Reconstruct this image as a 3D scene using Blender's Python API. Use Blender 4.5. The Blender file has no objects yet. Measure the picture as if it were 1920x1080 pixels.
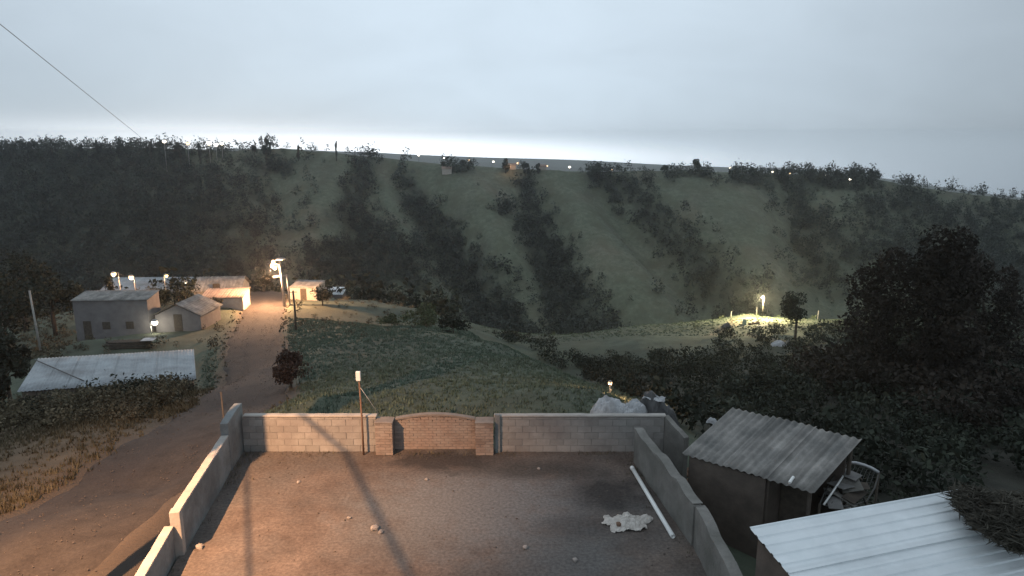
import bpy, math, random
import numpy as np
from mathutils import Vector, Matrix, noise as mnoise

random.seed(7)
RNG = np.random.default_rng(11)
S = bpy.context.scene
COL = S.collection
R = math.radians

# ------------------------------------------------------------------ camera
F, PITCH, CAMZ = 1321.0, R(12.2), 9.0
cam_d = bpy.data.cameras.new('camera')
cam = bpy.data.objects.new('camera', cam_d)
COL.objects.link(cam)
cam.location = (0, 0, CAMZ)
cam.rotation_euler = (math.pi / 2 - PITCH, 0, 0)
cam_d.sensor_width = 36
cam_d.lens = 36 * F / 1920
cam_d.clip_start = 0.1
cam_d.clip_end = 30000
S.camera = cam

# ------------------------------------------------------------------ world: overcast dawn sky
W = bpy.data.worlds.new('World')
S.world = W
W.use_nodes = True
wt = W.node_tree
wt.nodes.clear()
def wn(t, **k):
    n = wt.nodes.new(t)
    for a, b in k.items():
        setattr(n, a, b)
    return n
def wmath(op, a, b=None, c=None):
    n = wn('ShaderNodeMath', operation=op)
    for i, v in enumerate((a, b, c)):
        if v is None:
            continue
        if isinstance(v, (int, float)):
            n.inputs[i].default_value = v
        else:
            wt.links.new(v, n.inputs[i])
    return n.outputs[0]
SUN_EL, SUN_ROT = R(3), R(-20)
sky = wn('ShaderNodeTexSky', sky_type='NISHITA', sun_disc=False, sun_elevation=SUN_EL, sun_rotation=SUN_ROT,
         altitude=2500, air_density=1.0, dust_density=2.0, ozone_density=3.0)
tc = wn('ShaderNodeTexCoord')
sep = wn('ShaderNodeSeparateXYZ')
wt.links.new(tc.outputs['Generated'], sep.inputs[0])
X, Y, Z = sep.outputs
ramp = wn('ShaderNodeValToRGB')
r_in = wmath('MULTIPLY_ADD', Z, 0.5, 0.5)
wt.links.new(r_in, ramp.inputs[0])
cr = ramp.color_ramp
cr.elements[0].position = 0.44
cr.elements[0].color = (0.380, 0.463, 0.551, 1)
cr.elements[1].position = 1.0
cr.elements[1].color = (0.475, 0.542, 0.612, 1)
for p, c in ((0.47, (0.56, 0.66, 0.76, 1)), (0.494, (0.56, 0.66, 0.75, 1)), (0.506, (0.475, 0.561, 0.643, 1)), (0.56, (0.503, 0.591, 0.673, 1)), (0.64, (0.532, 0.630, 0.714, 1))):
    e = cr.elements.new(p)
    e.color = c
# soft cloud texture over the whole dome
nz = wn('ShaderNodeTexNoise')
nz.inputs['Scale'].default_value = 1.7
nz.inputs['Detail'].default_value = 4
wt.links.new(tc.outputs['Generated'], nz.inputs['Vector'])
nz2 = wn('ShaderNodeTexNoise')
nz2.inputs['Scale'].default_value = 5.0
nz2.inputs['Detail'].default_value = 7
nz2.inputs['Distortion'].default_value = 0.6
mpw = wn('ShaderNodeMapping')
mpw.inputs['Scale'].default_value = (1.0, 1.0, 2.6)
wt.links.new(tc.outputs['Generated'], mpw.inputs[0])
wt.links.new(mpw.outputs[0], nz2.inputs['Vector'])
cl = wmath('ADD', wmath('MULTIPLY_ADD', nz.outputs[0], 0.30, 0.75), wmath('MULTIPLY', nz2.outputs[0], 0.20))
# the dawn side (ahead and a little left) is brighter than the far right
yc = wmath('MAXIMUM', Y, 0.02)
u = wmath('DIVIDE', X, yc)
az = wmath('SUBTRACT', wmath('MULTIPLY_ADD', X, -0.16, 1.04), wmath('MULTIPLY', wmath('MINIMUM', wmath('MULTIPLY', X, X), 0.36), 0.95))
br = wmath('MULTIPLY', cl, az)
# band of light low over the horizon
us = wmath('MINIMUM', wmath('MAXIMUM', u, -1.0), 1.0)
z0 = wmath('MULTIPLY_ADD', us, -0.034, -0.027)
dz = wmath('SUBTRACT', Z, z0)
up = wmath('DIVIDE', dz, 0.021)
g = wmath('EXPONENT', wmath('MULTIPLY', wmath('MULTIPLY', up, up), -1.0))
m1 = wmath('SUBTRACT', us, -0.21)
m2 = wmath('EXPONENT', wmath('MULTIPLY', wmath('MULTIPLY', m1, m1), -6.0))
front = wmath('MINIMUM', wmath('MAXIMUM', wmath('MULTIPLY', Y, 4.0), 0.0), 1.0)
glow = wmath('MULTIPLY', wmath('MULTIPLY', g, m2), front)
comb = wn('ShaderNodeVectorMath', operation='SCALE')
wt.links.new(ramp.outputs[0], comb.inputs[0])
wt.links.new(br, comb.inputs['Scale'])
gcol = wn('ShaderNodeVectorMath', operation='SCALE')
gcol.inputs[0].default_value = (1.15, 1.17, 1.19)
wt.links.new(glow, gcol.inputs['Scale'])
skym = wn('ShaderNodeVectorMath', operation='SCALE')
wt.links.new(sky.outputs[0], skym.inputs[0])
skym.inputs['Scale'].default_value = 0.004
addg = wn('ShaderNodeVectorMath', operation='ADD')
wt.links.new(comb.outputs[0], addg.inputs[0])
wt.links.new(gcol.outputs[0], addg.inputs[1])
add2 = wn('ShaderNodeVectorMath', operation='ADD')
wt.links.new(addg.outputs[0], add2.inputs[0])
wt.links.new(skym.outputs[0], add2.inputs[1])
bg = wn('ShaderNodeBackground')
bg.inputs['Strength'].default_value = 1.25
wt.links.new(add2.outputs[0], bg.inputs[0])
wo = wn('ShaderNodeOutputWorld')
wt.links.new(bg.outputs[0], wo.inputs[0])

sun_d = bpy.data.lights.new('sun', 'SUN')
sun_d.energy = 0.12
sun_d.angle = R(30)
sun_d.color = (1, 0.93, 0.85)
sun = bpy.data.objects.new('sun', sun_d)
COL.objects.link(sun)
sun.rotation_euler = Vector((math.sin(-0.35) * math.cos(R(25)), math.cos(-0.35) * math.cos(R(25)), math.sin(R(25)))).to_track_quat('Z', 'Y').to_euler()

vs = S.view_settings
vs.view_transform = 'Standard'
vs.look = 'None'
vs.exposure = 0
vs.gamma = 1
S.cycles.max_bounces = 5
S.cycles.diffuse_bounces = 3
S.cycles.volume_bounces = 0
S.cycles.volume_max_steps = 64
S.cycles.use_light_tree = True
S.cycles.sample_clamp_indirect = 4

# ------------------------------------------------------------------ projection helpers
CP, SP = math.cos(PITCH), math.sin(PITCH)
def ray(px, py):
    u, v = (px - 960) / F, -(py - 540) / F
    return np.array([u, CP + v * SP, -SP + v * CP])
def at_z(px, py, z):
    d = ray(px, py)
    return np.array([0, 0, CAMZ]) + d * ((z - CAMZ) / d[2])
def at_y(px, py, y):
    d = ray(px, py)
    return np.array([0, 0, CAMZ]) + d * (y / d[1])
def proj(x, y, z):
    zc = y * CP - (z - CAMZ) * SP
    v = y * SP + (z - CAMZ) * CP
    zc = np.maximum(zc, 1e-3)
    return 960 + F * x / zc, 540 - F * v / zc
def sstep(a, b, t):
    t = np.clip((t - a) / (b - a), 0, 1)
    return t * t * (3 - 2 * t)

# ------------------------------------------------------------------ terrain height
ctrl = []
def cp_(px, py, y):
    ctrl.append(at_y(px, py, y))
def cw(x, y, z):
    ctrl.append(np.array([x, y, z], float))
ROAD = [(-11.2, -40, 1.0), (-11.4, -15, -0.6), (-11.5, 0, -1.0), (-11.7, 10, -1.3), (-11.6, 20, -1.9), (-12.3, 30, -3.2), (-16.0, 42, -5.2), (-21.0, 55, -7.3), (-27, 75, -9.0), (-31, 88, -10.4)]
for p in ROAD:
    cw(*p)
for a in [(50, 900, 20), (150, 800, 26), (40, 1000, 15.5), (250, 745, 32), (20, 800, 27), (340, 745, 32),
          (220, 640, 60), (340, 622, 66), (420, 572, 75), (570, 566, 78), (620, 562, 85), (270, 546, 90), (150, 645, 58),
          (600, 740, 24), (530, 762, 27), (700, 745, 25), (900, 745, 25), (600, 650, 48), (750, 650, 46), (870, 615, 60),
          (700, 600, 68), (800, 578, 78), (700, 562, 88), (1000, 672, 40), (1120, 727, 25.5), (940, 645, 50),
          (1200, 700, 60), (1200, 640, 90), (1200, 610, 115), (1400, 600, 110), (1400, 590, 118), (1060, 622, 115), (950, 640, 100),
          (1500, 680, 70), (1650, 640, 85), (1880, 580, 90), (1880, 620, 75), (1880, 750, 45), (1600, 750, 40), (1880, 850, 28), (1300, 640, 92), (1500, 610, 105), (1700, 600, 98), (1350, 740, 45), (1500, 800, 27)]:
    cp_(*a)
for a in [(-20, 42, -8), (-26, 42, -8.4), (-32, 44, -9), (-45, 60, -12), (-60, 70, -14), (-40, 30, -6), (-30, 15, -3), (-30, 0, -2), (-60, 0, -4), (-60, 40, -10),
          (-60, 112, -20), (-35, 112, -20), (-15, 112, -19), (0, 120, -25), (-60, 150, -38), (0, 150, -38), (-110, 130, -30), (40, 140, -36), (90, 140, -36), (-110, 80, -18),
          (9, 45, -10.5), (5, 60, -15), (4, 75, -18), (14, 32, -6), (9, 26, -3.2), (6, 20.5, -1.2), (3, 21, -0.2), (-3, 20.5, -0.3), (-7, 20.5, -0.6),
          (6, 15, -1.0), (9, 12, -1.2), (10, 19, -1.7), (13, 22, -2.8), (8, 5, -1.0), (14, 0, -2), (30, 0, -5), (30, 20, -5.5), (45, 40, -9), (70, 60, -12), (100, 90, -14), (70, 10, -9),
          (0, 5, -0.3), (-5, 10, -0.3), (2, 15, -0.3), (-5, 17, -0.3), (0, -20, 0), (30, -30, -3), (-40, -40, -1)]:
    cw(*a)
P = np.array(ctrl)
def tps_fit(P, lam=0.02):
    n = len(P)
    d = np.hypot(P[:, None, 0] - P[None, :, 0], P[:, None, 1] - P[None, :, 1])
    K = d                     # linear (biharmonic in 3D) kernel: stays calm between the points
    A = np.zeros((n + 3, n + 3))
    A[:n, :n] = K - lam * np.eye(n) * 10
    A[:n, n] = 1; A[:n, n + 1:] = P[:, :2]
    A[n, :n] = 1; A[n + 1:, :n] = P[:, :2].T
    return np.linalg.solve(A, np.concatenate([P[:, 2], np.zeros(3)]))
TW = tps_fit(P)
def tps(x, y):
    out = np.empty(x.shape)
    n = len(P)
    for i in range(0, x.size, 20000):
        xs, ys = x.ravel()[i:i + 20000], y.ravel()[i:i + 20000]
        d = np.hypot(xs[:, None] - P[None, :, 0], ys[:, None] - P[None, :, 1])
        out.ravel()[i:i + 20000] = d @ TW[:n] + TW[n] + TW[n + 1] * xs + TW[n + 2] * ys
    return out
YB, YC = 215.0, 310.0
crest_px = np.array([(-900, 300), (-300, 285), (0, 279), (150, 276), (300, 276), (430, 282), (520, 277), (600, 283), (680, 291), (760, 300), (860, 309), (960, 316), (1060, 320),
                     (1150, 321), (1280, 318), (1330, 321), (1400, 324), (1500, 326), (1630, 331), (1700, 346), (1800, 360), (1920, 374), (2300, 430), (2900, 500)], float)
ridge_px = np.array([(-900, 300), (0, 288), (400, 284), (700, 285), (860, 290), (1100, 299), (1300, 308), (1500, 320), (1700, 342), (1920, 368), (2300, 420), (2900, 480)], float)
def vnoise(x, y, s, seed=0.0):
    # cheap smooth pseudo-noise from sines
    a = np.sin(x / s + 1.3 * np.sin(y / s * 0.7 + seed) + seed) * np.cos(y / s * 0.9 - 0.8 * np.sin(x / s * 0.6 - seed))
    b = np.sin(x / s * 2.1 + 2.0 + seed * 1.7 + np.cos(y / s * 1.9)) * np.sin(y / s * 2.3 + seed)
    return a * 0.65 + b * 0.35
GUL = [((690, 300), (640, 560), 9, 9), ((752, 305), (955, 610), 12, 15), ((985, 320), (1085, 610), 11, 14), ((1120, 320), (1410, 590), 13, 16),
       ((1480, 325), (1590, 560), 12, 11), ((330, 280), (300, 560), 13, 9), ((150, 280), (60, 560), 13, 9), ((1690, 350), (1880, 560), 14, 11), ((540, 280), (450, 560), 9, 6), ((1830, 365), (2050, 560), 12, 9)]
BANDS = [([(690, 300), (668, 350), (665, 400), (695, 450), (680, 520)], 18, 46, 0.75), ([(752, 335), (795, 400), (845, 460), (885, 530), (945, 610)], 18, 54, 0.9),
         ([(985, 335), (1000, 420), (1032, 480), (1060, 560), (1090, 610)], 15, 58, 0.95), ([(1118, 322), (1195, 375), (1255, 440), (1325, 510), (1400, 585)], 24, 44, 0.9),
         ([(1480, 345), (1515, 420), (1560, 500)], 32, 55, 0.5), ([(600, 500), (700, 470), (760, 500)], 40, 50, 0.8), ([(0, 420), (360, 420)], 150, 150, 0.85), ([(-60, 310), (330, 310)], 45, 45, 1.0),
         ([(-60, 540), (420, 540)], 60, 60, 1.0), ([(480, 317), (545, 317)], 8, 8, 1.5), ([(1380, 337), (1640, 342)], 12, 16, 1.0), ([(1640, 390), (1920, 440)], 40, 60, 0.5), ([(1600, 480), (1920, 520)], 60, 60, 0.6),
         ([(840, 316), (885, 318)], 7, 7, 0.8), ([(930, 395), (985, 400)], 16, 16, 0.45), ([(420, 330), (470, 480)], 30, 60, 0.35), ([(1250, 330), (1330, 328)], 5, 5, 0.7), ([(1690, 350), (1800, 470)], 24, 40, 0.6)]
def band_density(px, py):
    d = np.zeros(px.shape)
    for pts, w0, w1, a in BANDS:
        n = len(pts) - 1
        for i in range(n):
            ax, ay = pts[i]; bx, by = pts[i + 1]
            dx, dy = bx - ax, by - ay
            t = np.clip(((px - ax) * dx + (py - ay) * dy) / (dx * dx + dy * dy), 0, 1)
            w = w0 + (w1 - w0) * (i + t) / n
            r = np.hypot(px - ax - t * dx, py - ay - t * dy) / w
            d = np.maximum(d, a * np.exp(-r ** 2.4))
    return d
def far_hill(x, y):
    pxe = 960 + F * x / (np.maximum(y, 100) * CP + 8 * SP)
    cy = np.interp(pxe, crest_px[:, 0], crest_px[:, 1])
    tanc = np.tan(PITCH + np.arctan((cy - 540) / F))
    zc = CAMZ - YC * tanc
    t = np.clip((y - YB) / (YC - YB), 0, 1)
    zb = -50 + 3 * vnoise(x, y, 60, 2)
    s = t ** 0.92
    z = zb + (zc - zb) * s
    env = np.sin(np.pi * np.clip(t, 0, 1) ** 0.9) ** 0.6
    for (cx, _), (bx, _), w, dep in GUL:
        gx = np.where(True, ((bx - 960) / F * 222) * (1 - t) + ((cx - 960) / F * 304) * t, 0)
        z = z - dep * env * np.exp(-((x - gx) / w) ** 2)
    z = z + env * (1.6 * vnoise(x, y, 13, 1) + 0.7 * vnoise(x, y, 5, 4))
    # beyond the crest: away to a low plain and a last ridge
    rpy = np.interp(960 + F * x / (np.maximum(y, 100) * CP), ridge_px[:, 0], ridge_px[:, 1])
    tanr = np.tan(PITCH + np.arctan((rpy - 540) / F))
    zr = CAMZ - 1900 * tanr
    z15 = CAMZ - 1000 * tanr - 30
    q1 = np.clip((y - YC) / 120, 0, 1)
    zz = zc - 14 * q1
    q2 = sstep(430, 1000, y)
    zz = zz * (1 - q2) + z15 * q2
    q3 = sstep(1000, 1900, y)
    zz = zz * (1 - q3) + (zr + 10 * vnoise(x, y, 260, 3)) * q3
    q4 = sstep(1900, 2500, y)
    zz = zz * (1 - q4) + (zr - 200) * q4
    return np.where(y > YC, zz, z)
RP = np.array(ROAD)
def road_dist(x, y):
    d = np.full(x.shape, 1e9)
    for i in range(len(RP) - 1):
        a, b = RP[i, :2], RP[i + 1, :2]
        ab = b - a
        t = np.clip(((x - a[0]) * ab[0] + (y - a[1]) * ab[1]) / (ab @ ab), 0, 1)
        d = np.minimum(d, np.hypot(x - a[0] - t * ab[0], y - a[1] - t * ab[1]))
    return d
def hz(x, y, ground=False):
    x = np.asarray(x, float); y = np.asarray(y, float)
    sh = np.broadcast(x, y).shape
    x = np.broadcast_to(x, sh).astype(float).copy(); y = np.broadcast_to(y, sh).astype(float).copy()
    near = tps(np.clip(x, -160, 160), np.clip(y, -60, 215))
    r = np.hypot(x, y)
    small = 0.12 * vnoise(x, y, 2.3, 5) + 0.05 * vnoise(x, y, 0.7, 7)
    rd = road_dist(x, y)
    off = sstep(2.0, 4.0, rd)
    near = near + small * off + 0.6 * vnoise(x, y, 11, 6) * sstep(26, 60, r) * off
    far = far_hill(x, y)
    w = sstep(140, YB + 12, y)
    z = near * (1 - w) + far * w
    yard = sstep(0, 0.7, np.minimum(np.minimum(x + 8.3, 4.6 - x), 19.6 - y)) * sstep(-12, -10, y)
    z = z * (1 - yard) + np.minimum(z, -0.28) * yard
    if ground:
        z = z - 0.10 * (1 - sstep(1.9, 2.5, rd))
    return z
def h1(x, y):
    return float(hz(np.array([x]), np.array([y]))[0])

# ------------------------------------------------------------------ mesh and material helpers
def mesh_np(name, verts, faces, smooth=False, tint=None):
    verts = np.asarray(verts, np.float32); faces = np.asarray(faces, np.int32)
    me = bpy.data.meshes.new(name)
    n, k = faces.shape
    me.vertices.add(len(verts)); me.vertices.foreach_set('co', verts.ravel())
    me.loops.add(n * k); me.loops.foreach_set('vertex_index', faces.ravel())
    me.polygons.add(n)
    me.polygons.foreach_set('loop_start', np.arange(n, dtype=np.int32) * k)
    me.polygons.foreach_set('loop_total', np.full(n, k, np.int32))
    me.polygons.foreach_set('use_smooth', np.full(n, bool(smooth)))
    me.update(calc_edges=True)
    if tint is not None:
        tint = np.asarray(tint, np.float32)
        if tint.ndim == 1:
            tint = np.stack([tint] * 3, 1)
        a = me.color_attributes.new('tint', 'FLOAT_COLOR', 'POINT')
        a.data.foreach_set('color', np.concatenate([tint, np.ones((len(tint), 1), np.float32)], 1).ravel())
    return me
def mesh_py(name, verts, faces, smooth=False):
    me = bpy.data.meshes.new(name)
    me.from_pydata([tuple(v) for v in verts], [], faces)
    if smooth:
        for p in me.polygons:
            p.use_smooth = True
    me.update()
    return me
def obj(name, me, m=None, parent=None, loc=None, rot=None, scale=None):
    o = bpy.data.objects.new(name, me)
    COL.objects.link(o)
    if m is not None and me is not None and not me.materials:
        me.materials.append(m)
    if parent is not None:
        o.parent = parent
    if loc is not None: o.location = [float(v) for v in loc]
    if rot is not None: o.rotation_euler = rot
    if scale is not None: o.scale = scale
    return o
def tag(o, label, cat, group=None, kind=None):
    o['label'] = label
    if cat: o['category'] = cat
    if group: o['group'] = group
    if kind: o['kind'] = kind
    return o
def thing(name, label, cat, loc=(0, 0, 0), rz=0, group=None):
    o = bpy.data.objects.new(name, None)
    COL.objects.link(o)
    o.empty_display_size = 0.3
    o.location = [float(v) for v in loc]
    o.rotation_euler = (0, 0, rz)
    return tag(o, label, cat, group)
BOXF = [(0, 3, 2, 1), (4, 5, 6, 7), (0, 1, 5, 4), (1, 2, 6, 5), (2, 3, 7, 6), (3, 0, 4, 7)]
def box_v(x0, x1, y0, y1, z0, z1):
    return [(x0, y0, z0), (x1, y0, z0), (x1, y1, z0), (x0, y1, z0), (x0, y0, z1), (x1, y0, z1), (x1, y1, z1), (x0, y1, z1)]
def box_me(name, x0, x1, y0, y1, z0, z1):
    return mesh_py(name, box_v(x0, x1, y0, y1, z0, z1), BOXF)
def bevel(o, w=0.02, seg=2):
    m = o.modifiers.new('bevel', 'BEVEL'); m.width = w; m.segments = seg; m.limit_method = 'ANGLE'
    return o
def seg_prism(p0, p1, th, z0a, z1a, z0b=None, z1b=None, side=0.0, nx=1, wob=0.0, seed=0):
    """wall piece along p0->p1 (plan), th thick; side shifts it to the left of the line; subdivided and slightly uneven"""
    z0b = z0a if z0b is None else z0b; z1b = z1a if z1b is None else z1b
    p0, p1 = np.array(p0, float), np.array(p1, float)
    d = (p1 - p0) / np.linalg.norm(p1 - p0)
    nrm = np.array([-d[1], d[0]])
    rg = random.Random(seed)
    v, f = [], []
    for i in range(nx + 1):
        t = i / nx
        c = p0 + (p1 - p0) * t + nrm * side
        za, zb = z0a + (z0b - z0a) * t, z1a + (z1b - z1a) * t
        dz = rg.uniform(-wob, wob); dn = rg.uniform(-wob, wob) * 0.5
        for s, z in ((-1, za), (1, za), (1, zb + dz), (-1, zb + dz + rg.uniform(-wob, wob) * 0.4)):
            q = c + nrm * (s * th / 2 + (dn if z > za + 0.01 else 0))
            v.append((q[0], q[1], z))
    for i in range(nx):
        a, b = i * 4, i * 4 + 4
        f += [(a, a + 1, b + 1, b), (a + 1, a + 2, b + 2, b + 1), (a + 2, a + 3, b + 3, b + 2), (a + 3, a, b, b + 3)]
    f += [(0, 3, 2, 1), (nx * 4, nx * 4 + 1, nx * 4 + 2, nx * 4 + 3)]
    return v, f
def tube_v(pts, rad, n=8, cap=True):
    pts = [np.array(p, float) for p in pts]
    rads = rad if hasattr(rad, '__len__') else [rad] * len(pts)
    v, f = [], []
    prev = None
    for i, p in enumerate(pts):
        t = pts[min(i + 1, len(pts) - 1)] - pts[max(i - 1, 0)]
        t = t / (np.linalg.norm(t) + 1e-9)
        a = np.cross(t, [0, 0, 1.0]) if prev is None else prev - t * (prev @ t)
        if np.linalg.norm(a) < 1e-3: a = np.cross(t, [1.0, 0, 0])
        a = a / np.linalg.norm(a); b = np.cross(t, a); prev = a
        for k in range(n):
            an = 2 * math.pi * k / n
            v.append(tuple(p + (a * math.cos(an) + b * math.sin(an)) * rads[i]))
    for i in range(len(pts) - 1):
        for k in range(n):
            f.append((i * n + k, i * n + (k + 1) % n, (i + 1) * n + (k + 1) % n, (i + 1) * n + k))
    if cap:
        f.append(tuple(range(n))[::-1]); f.append(tuple(range((len(pts) - 1) * n, len(pts) * n)))
    return v, f
def tube(name, pts, rad, m, parent=None, n=8):
    return obj(name, mesh_py(name, *tube_v(pts, rad, n), smooth=True), m, parent)
def merge(lst):
    v, f = [], []
    for a, b in lst:
        o = len(v); v += list(a); f += [tuple(i + o for i in q) for q in b]
    return v, f
def ball_v(c, r, nu=10, nv=7, sq=(1, 1, 1)):
    v, f = [], []
    for j in range(nv + 1):
        th = math.pi * j / nv
        for i in range(nu):
            ph = 2 * math.pi * i / nu
            v.append((c[0] + r * sq[0] * math.sin(th) * math.cos(ph), c[1] + r * sq[1] * math.sin(th) * math.sin(ph), c[2] + r * sq[2] * math.cos(th)))
    for j in range(nv):
        for i in range(nu):
            f.append((j * nu + i, (j + 1) * nu + i, (j + 1) * nu + (i + 1) % nu, j * nu + (i + 1) % nu))
    return v, f

MATS = {}
def mat(name, c1, c2, scale=3.0, rough=0.9, bump=0.3, bscale=None, detail=6, metal=0.0, tint=False, c3=None, s3=0.4, stains=(), spec=0.3, dist=0.02, stretch=None, fine=0.0):
    m = bpy.data.materials.new(name); m.use_nodes = True
    nt = m.node_tree; N = nt.nodes; L = nt.links
    b = N['Principled BSDF']
    b.inputs['Roughness'].default_value = rough
    b.inputs['Metallic'].default_value = metal
    b.inputs['Specular IOR Level'].default_value = spec
    geo = N.new('ShaderNodeNewGeometry')
    vec = geo.outputs['Position']
    if stretch:
        mp = N.new('ShaderNodeMapping'); mp.inputs['Scale'].default_value = stretch
        L.new(vec, mp.inputs[0]); vec = mp.outputs[0]
    def noi(s, d=detail):
        n = N.new('ShaderNodeTexNoise'); n.inputs['Scale'].default_value = s; n.inputs['Detail'].default_value = d
        n.inputs['Roughness'].default_value = 0.65
        L.new(vec, n.inputs['Vector']); return n.outputs[0]
    def mix(f, a, bb, mode='MIX'):
        n = N.new('ShaderNodeMix'); n.data_type = 'RGBA'; n.blend_type = mode
        for s, v in ((0, f), (6, a), (7, bb)):
            if isinstance(v, (int, float)): n.inputs[s].default_value = v
            elif isinstance(v, tuple): n.inputs[s].default_value = (*v, 1)
            else: L.new(v, n.inputs[s])
        return n.outputs[2]
    def rng(v, lo, hi):
        n = N.new('ShaderNodeMapRange'); n.inputs[1].default_value = lo; n.inputs[2].default_value = hi
        L.new(v, n.inputs[0]); return n.outputs[0]
    col = mix(rng(noi(scale), 0.35, 0.65), c1, c2)
    if c3 is not None:
        col = mix(rng(noi(s3, 5), 0.42, 0.66), col, c3)
    for (pos, rad, c, amt) in stains:
        sub = N.new('ShaderNodeVectorMath'); sub.operation = 'SUBTRACT'; sub.inputs[1].default_value = pos
        L.new(geo.outputs['Position'], sub.inputs[0])
        ln = N.new('ShaderNodeVectorMath'); ln.operation = 'DIVIDE'; ln.inputs[1].default_value = rad
        L.new(sub.outputs[0], ln.inputs[0])
        l2 = N.new('ShaderNodeVectorMath'); l2.operation = 'LENGTH'; L.new(ln.outputs[0], l2.inputs[0])
        ad = N.new('ShaderNodeMath'); ad.operation = 'MULTIPLY_ADD'; ad.inputs[1].default_value = 1.6; L.new(noi(1.6, 6), ad.inputs[0]); L.new(l2.outputs['Value'], ad.inputs[2])
        mr = N.new('ShaderNodeMapRange'); mr.inputs[1].default_value = 1.95; mr.inputs[2].default_value = 1.25; mr.inputs[3].default_value = 0; mr.inputs[4].default_value = amt
        L.new(ad.outputs[0], mr.inputs[0])
        col = mix(mr.outputs[0], col, c)
    if fine:
        mr2 = N.new('ShaderNodeMapRange'); mr2.inputs[1].default_value = 0.3; mr2.inputs[2].default_value = 0.7; mr2.inputs[3].default_value = 1 - fine; mr2.inputs[4].default_value = 1 + fine
        L.new(noi(13, 8), mr2.inputs[0])
        col = mix(1.0, col, mr2.outputs[0], 'MULTIPLY')
    if tint:
        at = N.new('ShaderNodeVertexColor'); at.layer_name = 'tint'
        col = mix(1.0, col, at.outputs[0], 'MULTIPLY')
    L.new(col, b.inputs['Base Color'])
    if bump:
        bp = N.new('ShaderNodeBump'); bp.inputs['Strength'].default_value = bump; bp.inputs['Distance'].default_value = dist
        L.new(noi(bscale or scale * 6), bp.inputs['Height']); L.new(bp.outputs[0], b.inputs['Normal'])
    MATS[name] = m
    return m
def emis(name, col, strength):
    m = bpy.data.materials.new(name); m.use_nodes = True
    b = m.node_tree.nodes['Principled BSDF']
    b.inputs['Base Color'].default_value = (0.8, 0.8, 0.8, 1)
    b.inputs['Emission Color'].default_value = (*col, 1)
    b.inputs['Emission Strength'].default_value = strength
    MATS[name] = m
    return m

M_ground = mat('ground_soil_grass', (0.74, 0.74, 0.74), (1.24, 1.24, 1.22), 0.55, 1, 0.7, 9, detail=9, tint=True, c3=(0.80, 0.74, 0.70), s3=0.16, dist=0.12)
M_road = mat('dirt_road_earth', (0.036, 0.030, 0.027), (0.060, 0.051, 0.045), 1.2, 0.95, 0.6, 11, c3=(0.050, 0.042, 0.039), s3=0.5, dist=0.05, fine=0.25)
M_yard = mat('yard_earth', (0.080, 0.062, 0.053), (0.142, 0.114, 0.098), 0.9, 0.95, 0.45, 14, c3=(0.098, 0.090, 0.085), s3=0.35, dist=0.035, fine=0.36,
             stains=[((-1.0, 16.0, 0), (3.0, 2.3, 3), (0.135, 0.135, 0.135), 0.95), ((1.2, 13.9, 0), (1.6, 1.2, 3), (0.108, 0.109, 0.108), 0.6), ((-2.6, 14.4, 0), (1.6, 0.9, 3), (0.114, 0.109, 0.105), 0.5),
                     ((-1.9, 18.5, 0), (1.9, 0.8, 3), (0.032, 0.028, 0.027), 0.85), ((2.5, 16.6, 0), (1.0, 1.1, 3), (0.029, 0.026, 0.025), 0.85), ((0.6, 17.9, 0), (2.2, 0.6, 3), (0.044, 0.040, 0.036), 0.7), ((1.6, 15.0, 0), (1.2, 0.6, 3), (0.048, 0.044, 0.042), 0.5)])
M_plaster = mat('grey_plaster', (0.19, 0.21, 0.215), (0.25, 0.265, 0.265), 1.6, 0.9, 0.35, 16, c3=(0.13, 0.135, 0.135), s3=0.9, fine=0.12)
M_coping = mat('cement_coping', (0.30, 0.28, 0.26), (0.38, 0.36, 0.33), 3, 0.9, 0.4, 22)
M_block = mat('cement_block', (0.235, 0.228, 0.215), (0.30, 0.29, 0.275), 2.2, 0.95, 0.4, 26, c3=(0.215, 0.20, 0.19), s3=1.3, tint=True)
M_mortar = mat('mortar', (0.17, 0.162, 0.152), (0.22, 0.21, 0.20), 4, 0.95, 0.3)
M_brick = mat('fired_brick', (0.20, 0.152, 0.128), (0.265, 0.208, 0.178), 3, 0.92, 0.4, 30, c3=(0.25, 0.215, 0.19), s3=2.0, tint=True)
M_brickmortar = mat('dull_brick_mortar', (0.165, 0.142, 0.125), (0.215, 0.185, 0.165), 4, 0.95, 0.3)
M_rough = mat('rough_grey_render', (0.155, 0.148, 0.138), (0.215, 0.208, 0.192), 2.1, 0.95, 0.7, 14, c3=(0.13, 0.128, 0.115), s3=1.2, dist=0.03)
M_fibre = mat('fibre_cement_sheet', (0.185, 0.178, 0.165), (0.285, 0.272, 0.255), 2.6, 0.85, 0.25, 20, c3=(0.115, 0.115, 0.11), s3=1.1, tint=True)
M_fibre_plain = mat('broken_fibre_cement', (0.14, 0.14, 0.135), (0.21, 0.205, 0.20), 4, 0.9, 0.3)
M_white_sheet = mat('white_painted_sheet', (0.66, 0.71, 0.73), (0.74, 0.78, 0.80), 2.0, 0.5, 0.12, 20, c3=(0.60, 0.64, 0.66), s3=0.8, spec=0.4, tint=True)
M_zinc = mat('weathered_zinc_sheet', (0.25, 0.28, 0.30), (0.32, 0.35, 0.37), 1.5, 0.6, 0.15, 15, c3=(0.18, 0.19, 0.20), s3=0.6, tint=True)
M_adobe = mat('adobe_wall', (0.085, 0.07, 0.06), (0.125, 0.102, 0.086), 2.4, 0.95, 0.5, 14)
M_darkwood = mat('dark_weathered_wood', (0.05, 0.042, 0.035), (0.09, 0.075, 0.06), 5, 0.9, 0.4, 30)
M_greywall = mat('grey_block_house_wall', (0.135, 0.128, 0.13), (0.18, 0.172, 0.172), 1.4, 0.95, 0.3, 10)
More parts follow.
